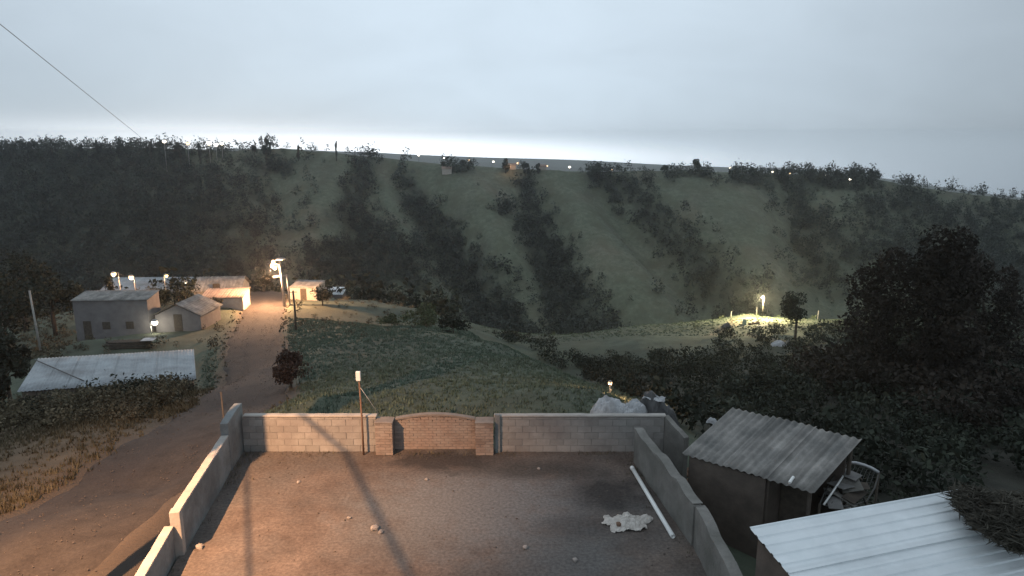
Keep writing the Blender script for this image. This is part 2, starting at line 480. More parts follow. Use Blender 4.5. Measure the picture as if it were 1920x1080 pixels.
M_tileroof = mat('faded_clay_roof', (0.22, 0.16, 0.13), (0.30, 0.23, 0.19), 2.5, 0.9, 0.5, 12, tint=True)
M_palewall = mat('pale_house_wall', (0.33, 0.30, 0.27), (0.42, 0.38, 0.34), 1.8, 0.95, 0.3, 12)
M_pole = mat('grey_concrete_pole', (0.26, 0.25, 0.235), (0.34, 0.33, 0.31), 4, 0.9, 0.2)
M_woodpole = mat('dark_wood_pole', (0.06, 0.05, 0.042), (0.10, 0.085, 0.07), 5, 0.9, 0.3)
M_cable = mat('grey_black_cable', (0.06, 0.06, 0.06), (0.09, 0.09, 0.09), 9, 0.6, 0)
M_rustpipe = mat('rusty_steel', (0.13, 0.075, 0.05), (0.19, 0.12, 0.085), 8, 0.8, 0.2)
M_whiteplastic = mat('white_plastic', (0.74, 0.75, 0.73), (0.80, 0.80, 0.78), 5, 0.45, 0.05)
M_tarp = mat('pale_plastic_tarp', (0.34, 0.355, 0.37), (0.46, 0.47, 0.48), 3.5, 0.6, 0.25, 14, c3=(0.26, 0.26, 0.265), s3=1.7)
M_blacktarp = mat('black_plastic_sheet', (0.035, 0.036, 0.038), (0.075, 0.075, 0.075), 3, 0.5, 0.3, 12)
M_sack = mat('pale_woven_sack', (0.42, 0.39, 0.36), (0.56, 0.53, 0.49), 4, 0.9, 0.35, 20)
M_greensack = mat('pale_green_sack', (0.20, 0.29, 0.24), (0.27, 0.36, 0.30), 4, 0.8, 0.3)
M_stone = mat('rubble_stone', (0.20, 0.18, 0.165), (0.32, 0.29, 0.27), 4, 0.95, 0.5, 20)
M_chip = mat('earthy_chip', (0.06, 0.05, 0.044), (0.115, 0.098, 0.086), 6, 0.95, 0.3)
M_galv = mat('galvanised_tube', (0.34, 0.35, 0.36), (0.44, 0.45, 0.46), 6, 0.5, 0.05, metal=0.3)
M_grey_metal = mat('grey_lamp_metal', (0.25, 0.25, 0.25), (0.32, 0.32, 0.32), 6, 0.6, 0)
M_wire = mat('dull_wire', (0.045, 0.045, 0.045), (0.075, 0.075, 0.07), 6, 0.6, 0)
def leafmat(name, c1, c2):
    m = mat(name, c1, c2, 0.8, 0.8, 0, tint=True, spec=0.15)
    return m
M_leaf_dark = leafmat('leaf_dark_green', (0.018, 0.023, 0.018), (0.034, 0.040, 0.028))
M_leaf_far = leafmat('leaf_far_forest', (0.033, 0.040, 0.035), (0.054, 0.061, 0.050))
M_leaf_mid = leafmat('leaf_mid_green', (0.050, 0.066, 0.034), (0.085, 0.10, 0.054))
M_leaf_red = leafmat('leaf_dark_russet', (0.035, 0.023, 0.020), (0.060, 0.040, 0.032))
M_leaf_black = leafmat('leaf_blackish_brown', (0.018, 0.015, 0.012), (0.030, 0.025, 0.020))
M_straw = leafmat('dark_old_thatch', (0.045, 0.042, 0.034), (0.085, 0.078, 0.062))
M_weed = leafmat('weed_brown_green', (0.070, 0.064, 0.042), (0.115, 0.098, 0.066))
M_grass = leafmat('grass_green', (0.076, 0.106, 0.076), (0.112, 0.142, 0.106))
M_dry = leafmat('dry_grass_tawny', (0.075, 0.066, 0.042), (0.115, 0.098, 0.064))
M_bark = mat('bark', (0.055, 0.045, 0.037), (0.09, 0.075, 0.062), 7, 0.95, 0.5, 25)
E_warm = emis('warm_bulb', (1.0, 0.62, 0.30), 2.8)
E_white = emis('white_bulb', (1.0, 0.90, 0.72), 6)
E_orange = emis('orange_bulb', (1.0, 0.50, 0.17), 2.4)
E_yellow = emis('yellow_bulb', (1.0, 0.80, 0.32), 4)

# ------------------------------------------------------------------ ground
def build_ground():
    a_in = np.radians(np.arange(-46, 46.01, 0.3))
    a_out = np.radians(np.concatenate([np.arange(-180, -46, 3.0), np.arange(48, 180, 3.0)]))
    ang = np.sort(np.concatenate([a_in, a_out]))
    rr = [1.5]
    while rr[-1] < 2400:
        rr.append(rr[-1] * (1.016 if rr[-1] < 420 else 1.04))
    rr = np.array(rr)
    na, nr = len(ang), len(rr)
    A, Rr = np.meshgrid(ang, rr)
    x, y = Rr * np.sin(A), Rr * np.cos(A)
    z = hz(x, y, ground=True)
    v = np.stack([x, y, z], -1).reshape(-1, 3)
    i = np.arange(nr - 1)[:, None] * na; j = np.arange(na)[None, :]; j2 = (j + 1) % na
    f = np.stack([i + j, i + na + j, i + na + j2, i + j2], -1).reshape(-1, 4)
    f = f[:, ::-1]
    xs, ys, zs = v.T
    # ground cover by place: grass, dry bank, bare earth, scrub floor, pale hillside pasture
    col = np.tile(np.array([0.082, 0.102, 0.074]), (len(v), 1))
    def lay(mask, c):
        mk = np.clip(mask, 0, 1)[:, None]
        col[:] = col * (1 - mk) + np.array(c) * mk
    n1 = vnoise(xs, ys, 6, 9); n2 = vnoise(xs, ys, 17, 12); n3 = vnoise(xs, ys, 2.2, 3)
    hill = sstep(195, 222, ys)
    lay(0.5 + 0.5 * n1, (0.080, 0.090, 0.068))
    lay(hill, (0.108, 0.124, 0.088))
    lay(hill * sstep(0.0, 0.7, n2 + 0.4 * n1), (0.128, 0.136, 0.098))
    lay(hill * sstep(0.1, 0.8, n1 - 0.3 * n2) * 0.7, (0.095, 0.102, 0.078))
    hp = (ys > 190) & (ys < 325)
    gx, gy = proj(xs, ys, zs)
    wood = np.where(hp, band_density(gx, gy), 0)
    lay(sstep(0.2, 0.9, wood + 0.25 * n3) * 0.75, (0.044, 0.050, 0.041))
    lay(hill * sstep(0.35, 0.7, vnoise(xs + ys * 0.5, ys, 9, 21)) * (1 - np.clip(wood, 0, 1)) * 0.7, (0.142, 0.138, 0.102))
    lay(hill * sstep(0.1, 0.6, vnoise(xs - ys * 0.3, ys, 3.1, 27)) * 0.45, (0.085, 0.098, 0.070))
    lay(hill * sstep(0.3, 0.7, vnoise(xs, ys + xs * 0.2, 4.6, 31)) * 0.5, (0.130, 0.138, 0.10))
    verge = sstep(-10.2, -9.4, xs) * sstep(-6.0, -6.6, xs) * sstep(20.5, 19.8, ys)
    lay(verge, (0.055, 0.046, 0.040))
    bank = sstep(-10, -13.5, xs) * sstep(40, 34, ys)
    lay(bank, (0.125, 0.095, 0.065))
    lay(bank * sstep(0.1, 0.6, n3), (0.085, 0.068, 0.048))
    rd = road_dist(xs, ys)
    lay(sstep(3.0, 1.9, rd + 0.5 * n3) * sstep(100, 90, ys), (0.11, 0.088, 0.07))
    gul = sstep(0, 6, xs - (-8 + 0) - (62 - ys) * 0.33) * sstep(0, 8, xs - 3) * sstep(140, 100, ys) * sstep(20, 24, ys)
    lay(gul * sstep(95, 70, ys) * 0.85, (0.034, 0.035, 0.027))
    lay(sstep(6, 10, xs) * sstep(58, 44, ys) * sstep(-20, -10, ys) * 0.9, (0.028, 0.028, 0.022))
    lay(sstep(1.9, 1.0, np.abs(xs - 35.5 - (ys - 108) * 0.55 + 0.5 * n3)) * sstep(16, 10, np.abs(ys - 108)) * 0.9, (0.17, 0.14, 0.10))
    lay(sstep(1.3, 0.7, np.abs(xs - 33 - (92 - ys) * 0.12)) * sstep(98, 92, ys) * sstep(50, 58, ys) * 0.9, (0.10, 0.085, 0.068))
    vill = sstep(600, 1200, ys)
    lay(vill, (0.10, 0.105, 0.09))
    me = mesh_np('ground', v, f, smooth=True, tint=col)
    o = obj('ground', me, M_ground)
    tag(o, 'rolling grass and earth hillsides around the village', None, kind='structure')
    return o
build_ground()

def build_road():
    # smooth centre line
    t = np.linspace(-40, 88, 260)
    cx = np.interp(t, RP[:, 1], RP[:, 0])
    k = np.ones(15) / 15
    cxs = np.convolve(np.pad(cx, 7, 'edge'), k, 'valid')
    v, f = [], []
    offs = np.array([-2.15, -1.75, -1.15, -0.6, 0.0, 0.6, 1.15, 1.75, 2.15])
    dxy = np.gradient(cxs, t)
    nx = 1 / np.sqrt(1 + dxy ** 2); ny = -dxy * nx
    for i in range(len(t)):
        w = 1 + 0.10 * math.sin(t[i] * 0.9) + 0.06 * math.sin(t[i] * 2.7)
        for oo in offs:
            v.append((cxs[i] + nx[i] * oo * w, t[i] + ny[i] * oo * w, 0))
    v = np.array(v)
    z = hz(v[:, 0], v[:, 1])
    prof = np.tile(np.array([-0.09, 0.01, -0.075, -0.02, 0.04, -0.02, -0.075, 0.01, -0.09]), len(t))
    v[:, 2] = z + prof * 1.0 + 0.02 * vnoise(v[:, 0], v[:, 1], 0.9, 2)
    n = len(offs)
    f = [(i * n + j, i * n + j + 1, (i + 1) * n + j + 1, (i + 1) * n + j) for i in range(len(t) - 1) for j in range(n - 1)]
    o = obj('dirt_road', mesh_np('dirt_road', v, f, smooth=True), M_road)
    tag(o, 'rutted earth road descending past the yard to the hamlet', None, kind='structure')
build_road()

def build_yard():
    xs = np.linspace(-7.85, 4.9, 90); ys = np.linspace(-1, 19.3, 130)
    Xg, Yg = np.meshgrid(xs, ys)
    lim_l = np.interp(Yg, [-1, 12, 13.9, 18, 19.3], [-5.9, -7.0, -7.25, -7.75, -7.85]) - 0.05
    lim_r = np.interp(Yg, [-1, 11.5, 14.3, 18.4, 19.3], [4.5, 4.15, 4.1, 3.5, 4.5])
    Xg = lim_l + (Xg - xs[0]) / (xs[-1] - xs[0]) * (lim_r - lim_l)
    Zg = 0.012 * vnoise(Xg, Yg, 0.8, 1) + 0.006 * vnoise(Xg, Yg, 0.27, 2)
    v = np.stack([Xg, Yg, Zg], -1).reshape(-1, 3)
    nx = len(xs)
    f = [(j * nx + i, j * nx + i + 1, (j + 1) * nx + i + 1, (j + 1) * nx + i) for j in range(len(ys) - 1) for i in range(nx - 1)]
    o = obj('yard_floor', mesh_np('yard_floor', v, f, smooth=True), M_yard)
    tag(o, 'bare stained earth floor of the walled yard', None, kind='structure')
build_yard()

# ------------------------------------------------------------------ haze
hzb = obj('haze', box_me('haze', -2700, 2700, -2700, 2700, -700, 24))
hm = bpy.data.materials.new('thin_morning_haze'); hm.use_nodes = True
hm.node_tree.nodes.clear()
pv = hm.node_tree.nodes.new('ShaderNodeVolumePrincipled')
pv.inputs['Color'].default_value = (0.92, 0.97, 1.0, 1)
pv.inputs['Anisotropy'].default_value = 0.7
pv.inputs['Density'].default_value = 0.00023
ho = hm.node_tree.nodes.new('ShaderNodeOutputMaterial')
hm.node_tree.links.new(pv.outputs[0], ho.inputs['Volume'])
hzb.data.materials.append(hm)
tag(hzb, 'thin grey morning haze over the valley', None, kind='stuff')

# ------------------------------------------------------------------ yard walls
def wallpiece(name, p0, p1, th, z0, z1, m, parent, side=0.0, z1b=None, nx=8, wob=0.012, seed=1):
    v, f = seg_prism(p0, p1, th, z0, z1, z0, z1b, side, nx, wob, seed)
    return bevel(obj(name, mesh_py(name, v, f), m, parent), 0.015)
t = thing('boundary_wall', 'low grey plastered wall with orange-lit top running beside the dirt road', 'wall')
wallpiece('wall_segment', (-7.72, 17.9), (-7.22, 13.95), 0.17, -2.4, 1.0, M_plaster, t, side=-0.085, nx=10, seed=3)
wallpiece('coping', (-7.72, 17.88), (-7.22, 13.94), 0.20, 1.0, 1.05, M_coping, t, side=-0.085, nx=14, wob=0.012, seed=4)
wallpiece('wall_segment', (-7.34, 13.8), (-6.1, 6.0), 0.17, -2.2, 0.70, M_plaster, t, side=-0.085, nx=12, seed=5)
wallpiece('coping', (-7.34, 13.82), (-6.1, 6.0), 0.20, 0.70, 0.745, M_coping, t, side=-0.085, nx=18, wob=0.012, seed=6)
wallpiece('end_pillar', (-7.23, 14.06), (-7.20, 13.86), 0.22, -2.2, 1.06, M_coping, t, side=-0.10, nx=2, seed=7)
wallpiece('corner_post', (-7.86, 19.3), (-7.72, 17.9), 0.22, -2.4, 1.42, M_plaster, t, side=-0.10, z1b=1.38, nx=4, seed=8)

def blocks_on(parent, x0, x1, y, z0, z1, bl=0.40, bh=0.20, th=0.15, mname='block', m=M_block, jit=0.004, top=None, gap=0.014, seed=0, skip=None, shape=0):
    rg = random.Random(seed)
    protos = {}
    def proto(w, h):
        key = (round(w, 2), round(h, 2), rg.randrange(4))
        if key not in protos:
            v = box_v(-w / 2, w / 2, -th / 2, th / 2, -h / 2, h / 2)
            v = [(a + rg.uniform(-jit, jit), b + rg.uniform(-jit, jit), c + rg.uniform(-jit, jit)) for a, b, c in v]
            me = mesh_np(mname, v, BOXF, tint=np.full(8, rg.uniform(0.86, 1.10)))
            me.materials.append(m)
            protos[key] = me
        return protos[key]
    row = 0
    z = z0
    while z < z1 - 0.03:
        h = min(bh, z1 - z)
        x = x0 - (bl / 2 if row % 2 else 0)
        while x < x1 - 0.02:
            a, b = max(x, x0), min(x + bl, x1)
            zt = z + h
            if top is not None:
                zt = min(zt, top((a + b) / 2))
            if b - a > 0.05 and zt - z > 0.03 and not (skip and skip((a + b) / 2, z + h / 2)):
                o = obj(mname, proto(b - a - gap, zt - z - gap), None, parent, ((a + b) / 2, y + rg.uniform(-jit, jit) * 1.5, (z + zt) / 2))
            x += bl
        z += bh; row += 1
YW = 19.05
t = thing('block_wall', 'orange-lit cement block wall left of the brick gate niche', 'wall')
obj('mortar_core', box_me('mortar_core', -7.76, -3.95, YW + 0.010, YW + 0.125, -0.5, 1.06), M_mortar, t)
blocks_on(t, -7.80, -3.93, YW + 0.075, -0.2, 1.07, seed=1)
wallpiece('coping', (-7.76, YW + 0.075), (-3.9, YW + 0.075), 0.19, 1.075, 1.13, M_coping, t, nx=16, wob=0.008, seed=9)

t = thing('block_wall', 'grey cement block wall right of the brick gate niche, bent at its right end', 'wall')
obj('mortar_core', box_me('mortar_core', -0.48, 4.38, YW + 0.010, YW + 0.125, -0.8, 1.06), M_mortar, t)
blocks_on(t, -0.50, 4.40, YW + 0.075, -0.2, 1.07, seed=2)
wallpiece('coping', (-0.52, YW + 0.075), (4.44, YW + 0.075), 0.19, 1.075, 1.13, M_coping, t, nx=16, wob=0.008, seed=10)
wallpiece('return_wall', (4.46, YW + 0.10), (4.86, 18.3), 0.17, -1.6, 1.10, M_rough, t, z1b=0.80, nx=4, wob=0.03, seed=11)
wallpiece('pilaster', (-0.50, YW - 0.02), (-0.34, YW - 0.02), 0.12, -0.2, 1.18, M_plaster, t, nx=2, seed=12)

t = thing('brick_gate_niche', 'recessed red brick gate niche with arched top between the block walls', 'gate')
def arch(x):
    return 0.85 + 0.20 * math.cos((x + 2.24) / 1.2 * 1.3)
NB = 19.22
obj('mortar_core', box_me('mortar_core', -3.46, -1.02, NB + 0.009, NB + 0.12, -0.3, 0.87), M_brickmortar, t)
blocks_on(t, -3.44, -1.04, NB + 0.05, 0.0, 1.20, 0.225, 0.083, 0.10, 'brick', M_brick, 0.004, top=arch, gap=0.014, seed=3)
cv = []
for i in range(17):
    x = -3.40 + i * (2.32 / 16)
    z = arch(x) + 0.005
    cv += [(x, NB - 0.03, z), (x, NB + 0.14, z), (x, NB + 0.14, z + 0.05), (x, NB - 0.03, z + 0.05)]
cf = [(0, 3, 2, 1), (64, 65, 66, 67)]
for i in range(16):
    a, b = i * 4, i * 4 + 4
    cf += [(a, a + 1, b + 1, b), (a + 1, a + 2, b + 2, b + 1), (a + 2, a + 3, b + 3, b + 2), (a + 3, a, b, b + 3)]
obj('arched_coping', mesh_py('arched_coping', cv, cf), M_brickmortar, t)
for k, (xa, xb) in enumerate(((-3.92, -3.42), (-1.05, -0.53))):
    p = obj('pier', box_me('pier', xa + 0.02, xb - 0.02, 18.826, NB + 0.1, -0.3, 0.95), M_brickmortar, t)
    blocks_on(p, xa, xb, 18.865, 0.0, 0.96, 0.28, 0.083, 0.10, 'brick', M_brick, 0.004, gap=0.014, seed=5 + k)
    wallpiece('pier_cap', (xa - 0.01, 19.04), (xb + 0.01, 19.04), 0.46, 0.965, 1.0, M_brickmortar, t, nx=3, wob=0.01, seed=20 + k)

t = thing('side_wall', 'rough grey cement wall dividing the yard from the fibre-cement shed', 'wall')
wallpiece('wall_segment', (3.42, 18.4), (4.03, 14.25), 0.20, -1.7, 1.0, M_rough, t, side=0.10, nx=16, wob=0.045, seed=13)
wallpiece('wall_segment', (4.06, 14.35), (4.20, 8.0), 0.24, -1.7, 0.98, M_rough, t, side=0.12, z1b=0.9, nx=20, wob=0.045, seed=14)
wallpiece('coping', (3.42, 18.42), (4.03, 14.27), 0.24, 1.0, 1.04, M_rough, t, side=0.10, nx=16, wob=0.045, seed=13)

# ------------------------------------------------------------------ corrugated sheets
def corrugated(P0, U, V, waves, amp, nv=6, per=8, kind='sine', sag=0.0, seed=0):
    """sheet from corner P0; corrugations repeat along U and run along V"""
    P0, U, V = (np.array(a, float) for a in (P0, U, V))
    n = np.cross(U, V); n /= np.linalg.norm(n)
    if n[2] < 0: n = -n
    rg = random.Random(seed)
    nu = waves * per
    v = []
    for j in range(nv + 1):
        for i in range(nu + 1):
            s = i / nu; ph = (i % per) / per
            if kind == 'sine':
                h = amp * math.cos(2 * math.pi * ph)
            else:
                h = amp * (1 if ph < 0.13 or ph > 0.87 else 0)
            h += sag * math.sin(math.pi * j / nv) + 0.004 * math.sin(i * 0.37 + j + seed)
            v.append(P0 + U * s + V * (j / nv) + n * h)
    f = [(j * (nu + 1) + i, j * (nu + 1) + i + 1, (j + 1) * (nu + 1) + i + 1, (j + 1) * (nu + 1) + i) for j in range(nv) for i in range(nu)]
    return np.array(v), f
def sheet(name, P0, U, V, waves, amp, m, parent, **k):
    v, f = corrugated(P0, U, V, waves, amp, **k)
    rgs = np.random.default_rng(waves * 7 + k.get('seed', 0) + 3)
    per_ = k.get('per', 8); nv_ = k.get('nv', 6); nu_ = waves * per_
    wv = rgs.uniform(0.80, 1.18, waves + 1) if m in (M_fibre, M_tileroof) else rgs.uniform(0.95, 1.04, waves + 1)
    tn = np.array([wv[int(((i + per_ / 2) // per_)) % (waves + 1)] for i in range(nu_ + 1)] * (nv_ + 1))
    o = obj(name, mesh_np(name, v, f, smooth=(k.get('kind', 'sine') == 'sine'), tint=tn), m, parent)
    s = o.modifiers.new('thickness', 'SOLIDIFY'); s.thickness = 0.006; s.offset = 0
    return o

# ------------------------------------------------------------------ shed
ED = at_z(1279, 851, 1.2); EC = at_z(1524, 925, 1.2); TA = at_z(1381, 766, 1.9); TB = at_z(1605, 822, 1.9)
sh = thing('shed', 'small shed with grey corrugated fibre-cement roof beside the yard wall', 'shed')
U = EC - ED; Vv = ((TA - ED) + (TB - EC)) / 2
for k in range(3):
    sheet('roof_sheet', ED + U * (k / 3.0) + np.array([0, 0, 0.014 * (k % 2) + 0.002 * k]), U * (1 / 3.0 + 0.012), Vv * (1.0 + (0.015 if k == 1 else 0)), 6, 0.026, M_fibre, sh, nv=4, per=8, seed=k)
e_u, e_v = U / np.linalg.norm(U), Vv / np.linalg.norm(Vv)
hv = np.array([Vv[0], Vv[1], 0]); 
B0 = ED + U * 0.05 + Vv * 0.07; B1 = EC - U * 0.04 + Vv * 0.07
T0 = B0 + Vv * 0.86; T1 = B1 + Vv * 0.86
GZ = -1.35
def quadwall(name, a, b, z0, za, zb, th, m, parent):
    a, b = np.array(a[:2]), np.array(b[:2])
    d = (b - a) / np.linalg.norm(b - a); nn = np.array([-d[1], d[0]]) * th / 2
    v = []
    for p, zt in ((a, za), (b, zb)):
        for s in (-1, 1):
            v += [(*(p + nn * s), z0), (*(p + nn * s), zt)]
    f = [(0, 4, 5, 1), (2, 3, 7, 6), (0, 1, 3, 2), (4, 6, 7, 5), (1, 5, 7, 3), (0, 2, 6, 4)]
    return obj(name, mesh_py(name, v, f), m, parent)
drop = 0.09
Dm = B0 + (B1 - B0) * 0.66; Dn = B0 + (B1 - B0) * 0.93
quadwall('front_wall', B0, Dm, GZ, B0[2] - drop, B0[2] - drop, 0.14, M_adobe, sh)
tube('corner_post', [(B1[0], B1[1], GZ - 0.3), (B1[0], B1[1], B1[2] - 0.09)], 0.05, M_darkwood, sh)
tube('corner_post', [(T1[0], T1[1], GZ - 0.8), (T1[0], T1[1], T1[2] - 0.09)], 0.05, M_darkwood, sh)
quadwall('back_wall', T0, T0 + (T1 - T0) * 0.97, GZ - 0.8, T0[2] - drop, T0[2] - drop, 0.14, M_adobe, sh)
quadwall('side_panel', B0, T0, GZ - 0.6, B0[2] - drop - 0.004, T0[2] - drop - 0.004, 0.132, M_adobe, sh)
Tm = T0 + (T1 - T0) * 0.66
quadwall('side_panel', Dm, Tm, GZ - 0.6, B1[2] - drop - 0.004, T1[2] - drop - 0.004, 0.132, M_adobe, sh)
dd = quadwall('door', Dm + (Dn - Dm) * 0.10 + Vv * 0.25, Dn - (Dn - Dm) * 0.05 + Vv * 0.30, GZ, B0[2] - 0.35, B0[2] - 0.35, 0.05, M_darkwood, sh)
tube('rafter', [B0 - U * 0.04 - np.array([0, 0, 0.062]), B1 + U * 0.03 - np.array([0, 0, 0.062])], 0.035, M_darkwood, sh)
tube('rafter', [T0 - U * 0.04 - np.array([0, 0, 0.062]), T1 + U * 0.03 - np.array([0, 0, 0.062])], 0.035, M_darkwood, sh)
o = obj('roof_patch', None)
bpy.data.objects.remove(o)
pp = at_z(1484, 903, 1.26)
c = tag(obj('plastic_offcut', mesh_py('plastic_offcut', *merge([tube_v([(0, -0.11, 0.035), (0, 0.11, 0.035)], 0.035, 10)]), smooth=False), M_whiteplastic, None, pp + np.array([0, 0, 0.012]), (0.3, 0, -0.75)),
        'short white plastic offcut lying on the shed roof near its lower edge', 'offcut')

# ------------------------------------------------------------------ white roofed building
wr = thing('outbuilding', 'outbuilding with bright white ribbed metal roof at the lower right corner', 'building')
RL, RT = at_z(1405, 990, 2.55), at_z(1790, 920, 2.55)
Ux = RT - RL; Ux = Ux / np.linalg.norm(Ux)
RBt = at_z(1470, 1080, 2.35)
Vd = RBt - RL; Vd = Vd - Ux * (Vd @ Ux); Vd = Vd / np.linalg.norm(Vd)
L1 = np.linalg.norm(RT - RL) + 0.05
width = 1.0
for k in range(5):
    ln = L1 if k == 0 else L1 + 1.8
    sheet('roof_sheet', RL + Vd * (k * width) + np.array([0, 0, -0.008 * k]), Vd * (width + 0.05), Ux * ln, 5, 0.022, M_white_sheet, wr, nv=5, per=10, kind='rib', seed=k)
ca = RL + Ux * 0.15 + Vd * 0.15; cb = RL + Ux * (L1 - 0.15) + Vd * 0.15
cc = RL + Ux * 0.15 + Vd * 4.9; cd = RL + Ux * (L1 - 0.15) + Vd * 4.9
for a, b, nm in ((ca, cb, 'wall'), (ca, cc, 'wall'), (cb, cd, 'wall'), (cc, cd, 'wall')):
    quadwall(nm, a, b, -2.2, a[2] - 0.10, b[2] - 0.10, 0.15, M_adobe, wr)
for k in range(4):
    a = RL + Vd * (0.3 + 1.4 * k)
    tube('purlin', [a + Ux * 0.05 - np.array([0, 0, 0.065]), a + Ux * L1 - np.array([0, 0, 0.065])], 0.03, M_darkwood, wr)

# ------------------------------------------------------------------ foliage builders
def leaves(cent, size, rng, flat=0.0, wid=(0.35, 0.7)):
    n = len(cent)
    a = rng.normal(size=(n, 3)); a[:, 2] *= (1 - flat); a /= np.linalg.norm(a, axis=1)[:, None]
    b = rng.normal(size=(n, 3)); b -= a * (a * b).sum(1)[:, None]; b /= np.linalg.norm(b, axis=1)[:, None]
    s = np.asarray(size).reshape(-1, 1) * rng.uniform(0.6, 1.3, (n, 1))
    w = s * rng.uniform(*wid, (n, 1))
    v = np.stack([cent - a * s * 0.5, cent + b * w * 0.5 - a * s * 0.05, cent + a * s * 0.5, cent - b * w * 0.5 - a * s * 0.05], 1).reshape(-1, 3)
    f = np.arange(n * 4).reshape(n, 4)
    return v, f
def crown_pts(n, rx, ry, rz, rng, lobes=14, rough=0.35, loose=1.0):
    lc = rng.normal(size=(lobes, 3)); lc /= np.linalg.norm(lc, axis=1)[:, None]
    lc *= rng.uniform(0.35, 0.78 * (1 + 0.25 * (loose - 1)), (lobes, 1))
    lr = rng.uniform(0.22, 0.46, lobes) / loose
    k = rng.integers(0, lobes, n)
    d = rng.normal(size=(n, 3)); d /= np.linalg.norm(d, axis=1)[:, None]
    rad = rng.uniform(0.45, 1.0, (n, 1)) ** 0.5
    p = lc[k] + d * lr[k][:, None] * rad * (1 + rough * rng.normal(size=(n, 1)) * 0.3)
    tint = (0.72 + 0.5 * rng.random(lobes))[k] * rng.uniform(0.8, 1.2, n)
    return p * np.array([rx, ry, rz]), tint, lc * np.array([rx, ry, rz])
def crown_mesh(name, n, rx, ry, rz, leaf, seed, lobes=14, loose=1.0):
    rng = np.random.default_rng(seed)
    p, tt, lc = crown_pts(n, rx, ry, rz, rng, lobes, 0.35, loose)
    v, f = leaves(p, np.full(n, leaf), rng)
    return mesh_np(name, v, f, tint=np.repeat(tt, 4)), lc
def trunk_mesh(h, r, lc, zc, seed, nbr=7):
    rg = random.Random(seed)
    parts = []
    bx, by = rg.uniform(-0.05, 0.05) * h, rg.uniform(-0.05, 0.05) * h
    pts = [(0, 0, -0.5), (bx * 0.3, by * 0.3, h * 0.35), (bx, by, h * 0.7), (bx * 1.2, by * 1.2, h)]
    parts.append(tube_v(pts, [r * 1.25, r, r * 0.75, r * 0.4], 7))
    for c in list(lc)[:nbr]:
        s = rg.uniform(0.5, 0.85)
        st = (bx * s, by * s, h * s * 0.95)
        en = (c[0] * 0.85, c[1] * 0.85, zc + c[2] * 0.85)
        mid = ((st[0] + en[0]) / 2, (st[1] + en[1]) / 2, (st[2] + en[2]) / 2 + 0.08 * h * rg.uniform(-0.3, 1))
        parts.append(tube_v([st, mid, en], [r * 0.5, r * 0.32, r * 0.12], 5))
    v, f = merge(parts)
    return mesh_py('trunk', v, f, smooth=True)
def tree(name, label, base, h, rx, rz, n, leaf, m, seed, cat='tree', trunk_h=None, r=None, group=None, lobes=14, sink=0.0, loose=1.0):
    zc = h - rz * 0.95
    t = thing(name, label, cat, (base[0], base[1], base[2] - sink), random.Random(seed).uniform(0, 6.28), group)
    cm, lc = crown_mesh('crown', n, rx, rx, rz, leaf, seed, lobes, loose)
    obj('crown', cm, m, t, (0, 0, zc))
    obj('trunk', trunk_mesh(max(zc, 0.4), r or h * 0.025, lc, zc, seed), M_bark, t)
    return t
def on_ground(px, py, y0=14, y1=330):
    ys = np.geomspace(y0, y1, 3000)
    d = ray(px, py)
    xs = d[0] / d[1] * ys; zr = CAMZ + d[2] / d[1] * ys
    hh = hz(xs, ys)
    k = np.argmax(hh >= zr)
    return np.array([xs[k], ys[k], hh[k]])
def base_at(px, y):
    """ground point straight under image column px at distance y"""
    x = (px - 960) / F * (y * CP + 8 * SP)
    for _ in range(4):
        z = h1(x, y); x = (px - 960) / F * (y * CP - (z - CAMZ) * SP)
    return np.array([x, y, h1(x, y)])
def ztop(px, py, y):
    return at_y(px, py, y)[2]

# foreground and middle-distance trees and bushes
b = base_at(547, 33); tree('bush', 'round dark russet bush on a thin stem beside the road', b, ztop(547, 652, 33) - b[2], 1.05, 0.95, 2600, 0.15, M_leaf_red, 31, 'bush', lobes=22)
b = base_at(1722, 46); tree('leafy_tree', 'largest dark broad-crowned tree on the right-hand slope', b, ztop(1720, 375, 46) - b[2], 6.0, 6.6, 17000, 0.30, M_leaf_black, 32, lobes=30, loose=1.55)
b = base_at(1490, 84); tree('leafy_tree', 'small dark tree right beside the lamplit clearing', b, ztop(1490, 545, 84) - b[2], 2.1, 2.4, 1800, 0.34, M_leaf_dark, 33)
b = base_at(1830, 52); tree('leafy_tree', 'dark tree at the right edge below the broad-crowned one', b, ztop(1830, 480, 52) - b[2], 3.6, 4.6, 5500, 0.28, M_leaf_black, 34, lobes=20, loose=1.4)
b = base_at(1640, 52); tree('leafy_tree', 'dark spreading tree left of the broad-crowned one on the right slope', b, ztop(1625, 520, 52) - b[2], 3.2, 4.2, 5000, 0.28, M_leaf_black, 35, lobes=20, loose=1.4)
b = base_at(800, 62); tree('bush', 'wide dark bush at the left end of the thicket on the grass field', b, ztop(770, 583, 60) - b[2] + 0.2, 2.3, 1.4, 2200, 0.22, M_leaf_mid, 37, 'bush')
b = base_at(735, 60); tree('bush', 'low dark bush left of the thicket on the grass field', b, 1.4, 1.3, 0.8, 1000, 0.2, M_leaf_mid, 38, 'bush')
b = base_at(850, 55); tree('bush', 'dark bush at the lower right end of the thicket on the grass field', b, 1.9, 1.5, 1.1, 1600, 0.2, M_leaf_dark, 39, 'bush')
b = base_at(605, 74); tree('bush', 'dark bush against the lamplit hut right of the road lamp', b, 2.6, 1.3, 1.3, 1000, 0.24, M_leaf_dark, 40, 'bush')
b = base_at(335, 76); tree('bush', 'dark tree between the hamlet roofs under the yellow lamp', b, 3.3, 2.6, 1.7, 1800, 0.28, M_leaf_dark, 41, 'tree')
b = base_at(295, 74); tree('bush', 'dark bushy tree left of the one under the yellow lamp', b, 2.8, 1.5, 1.4, 1200, 0.26, M_leaf_dark, 42, 'tree')
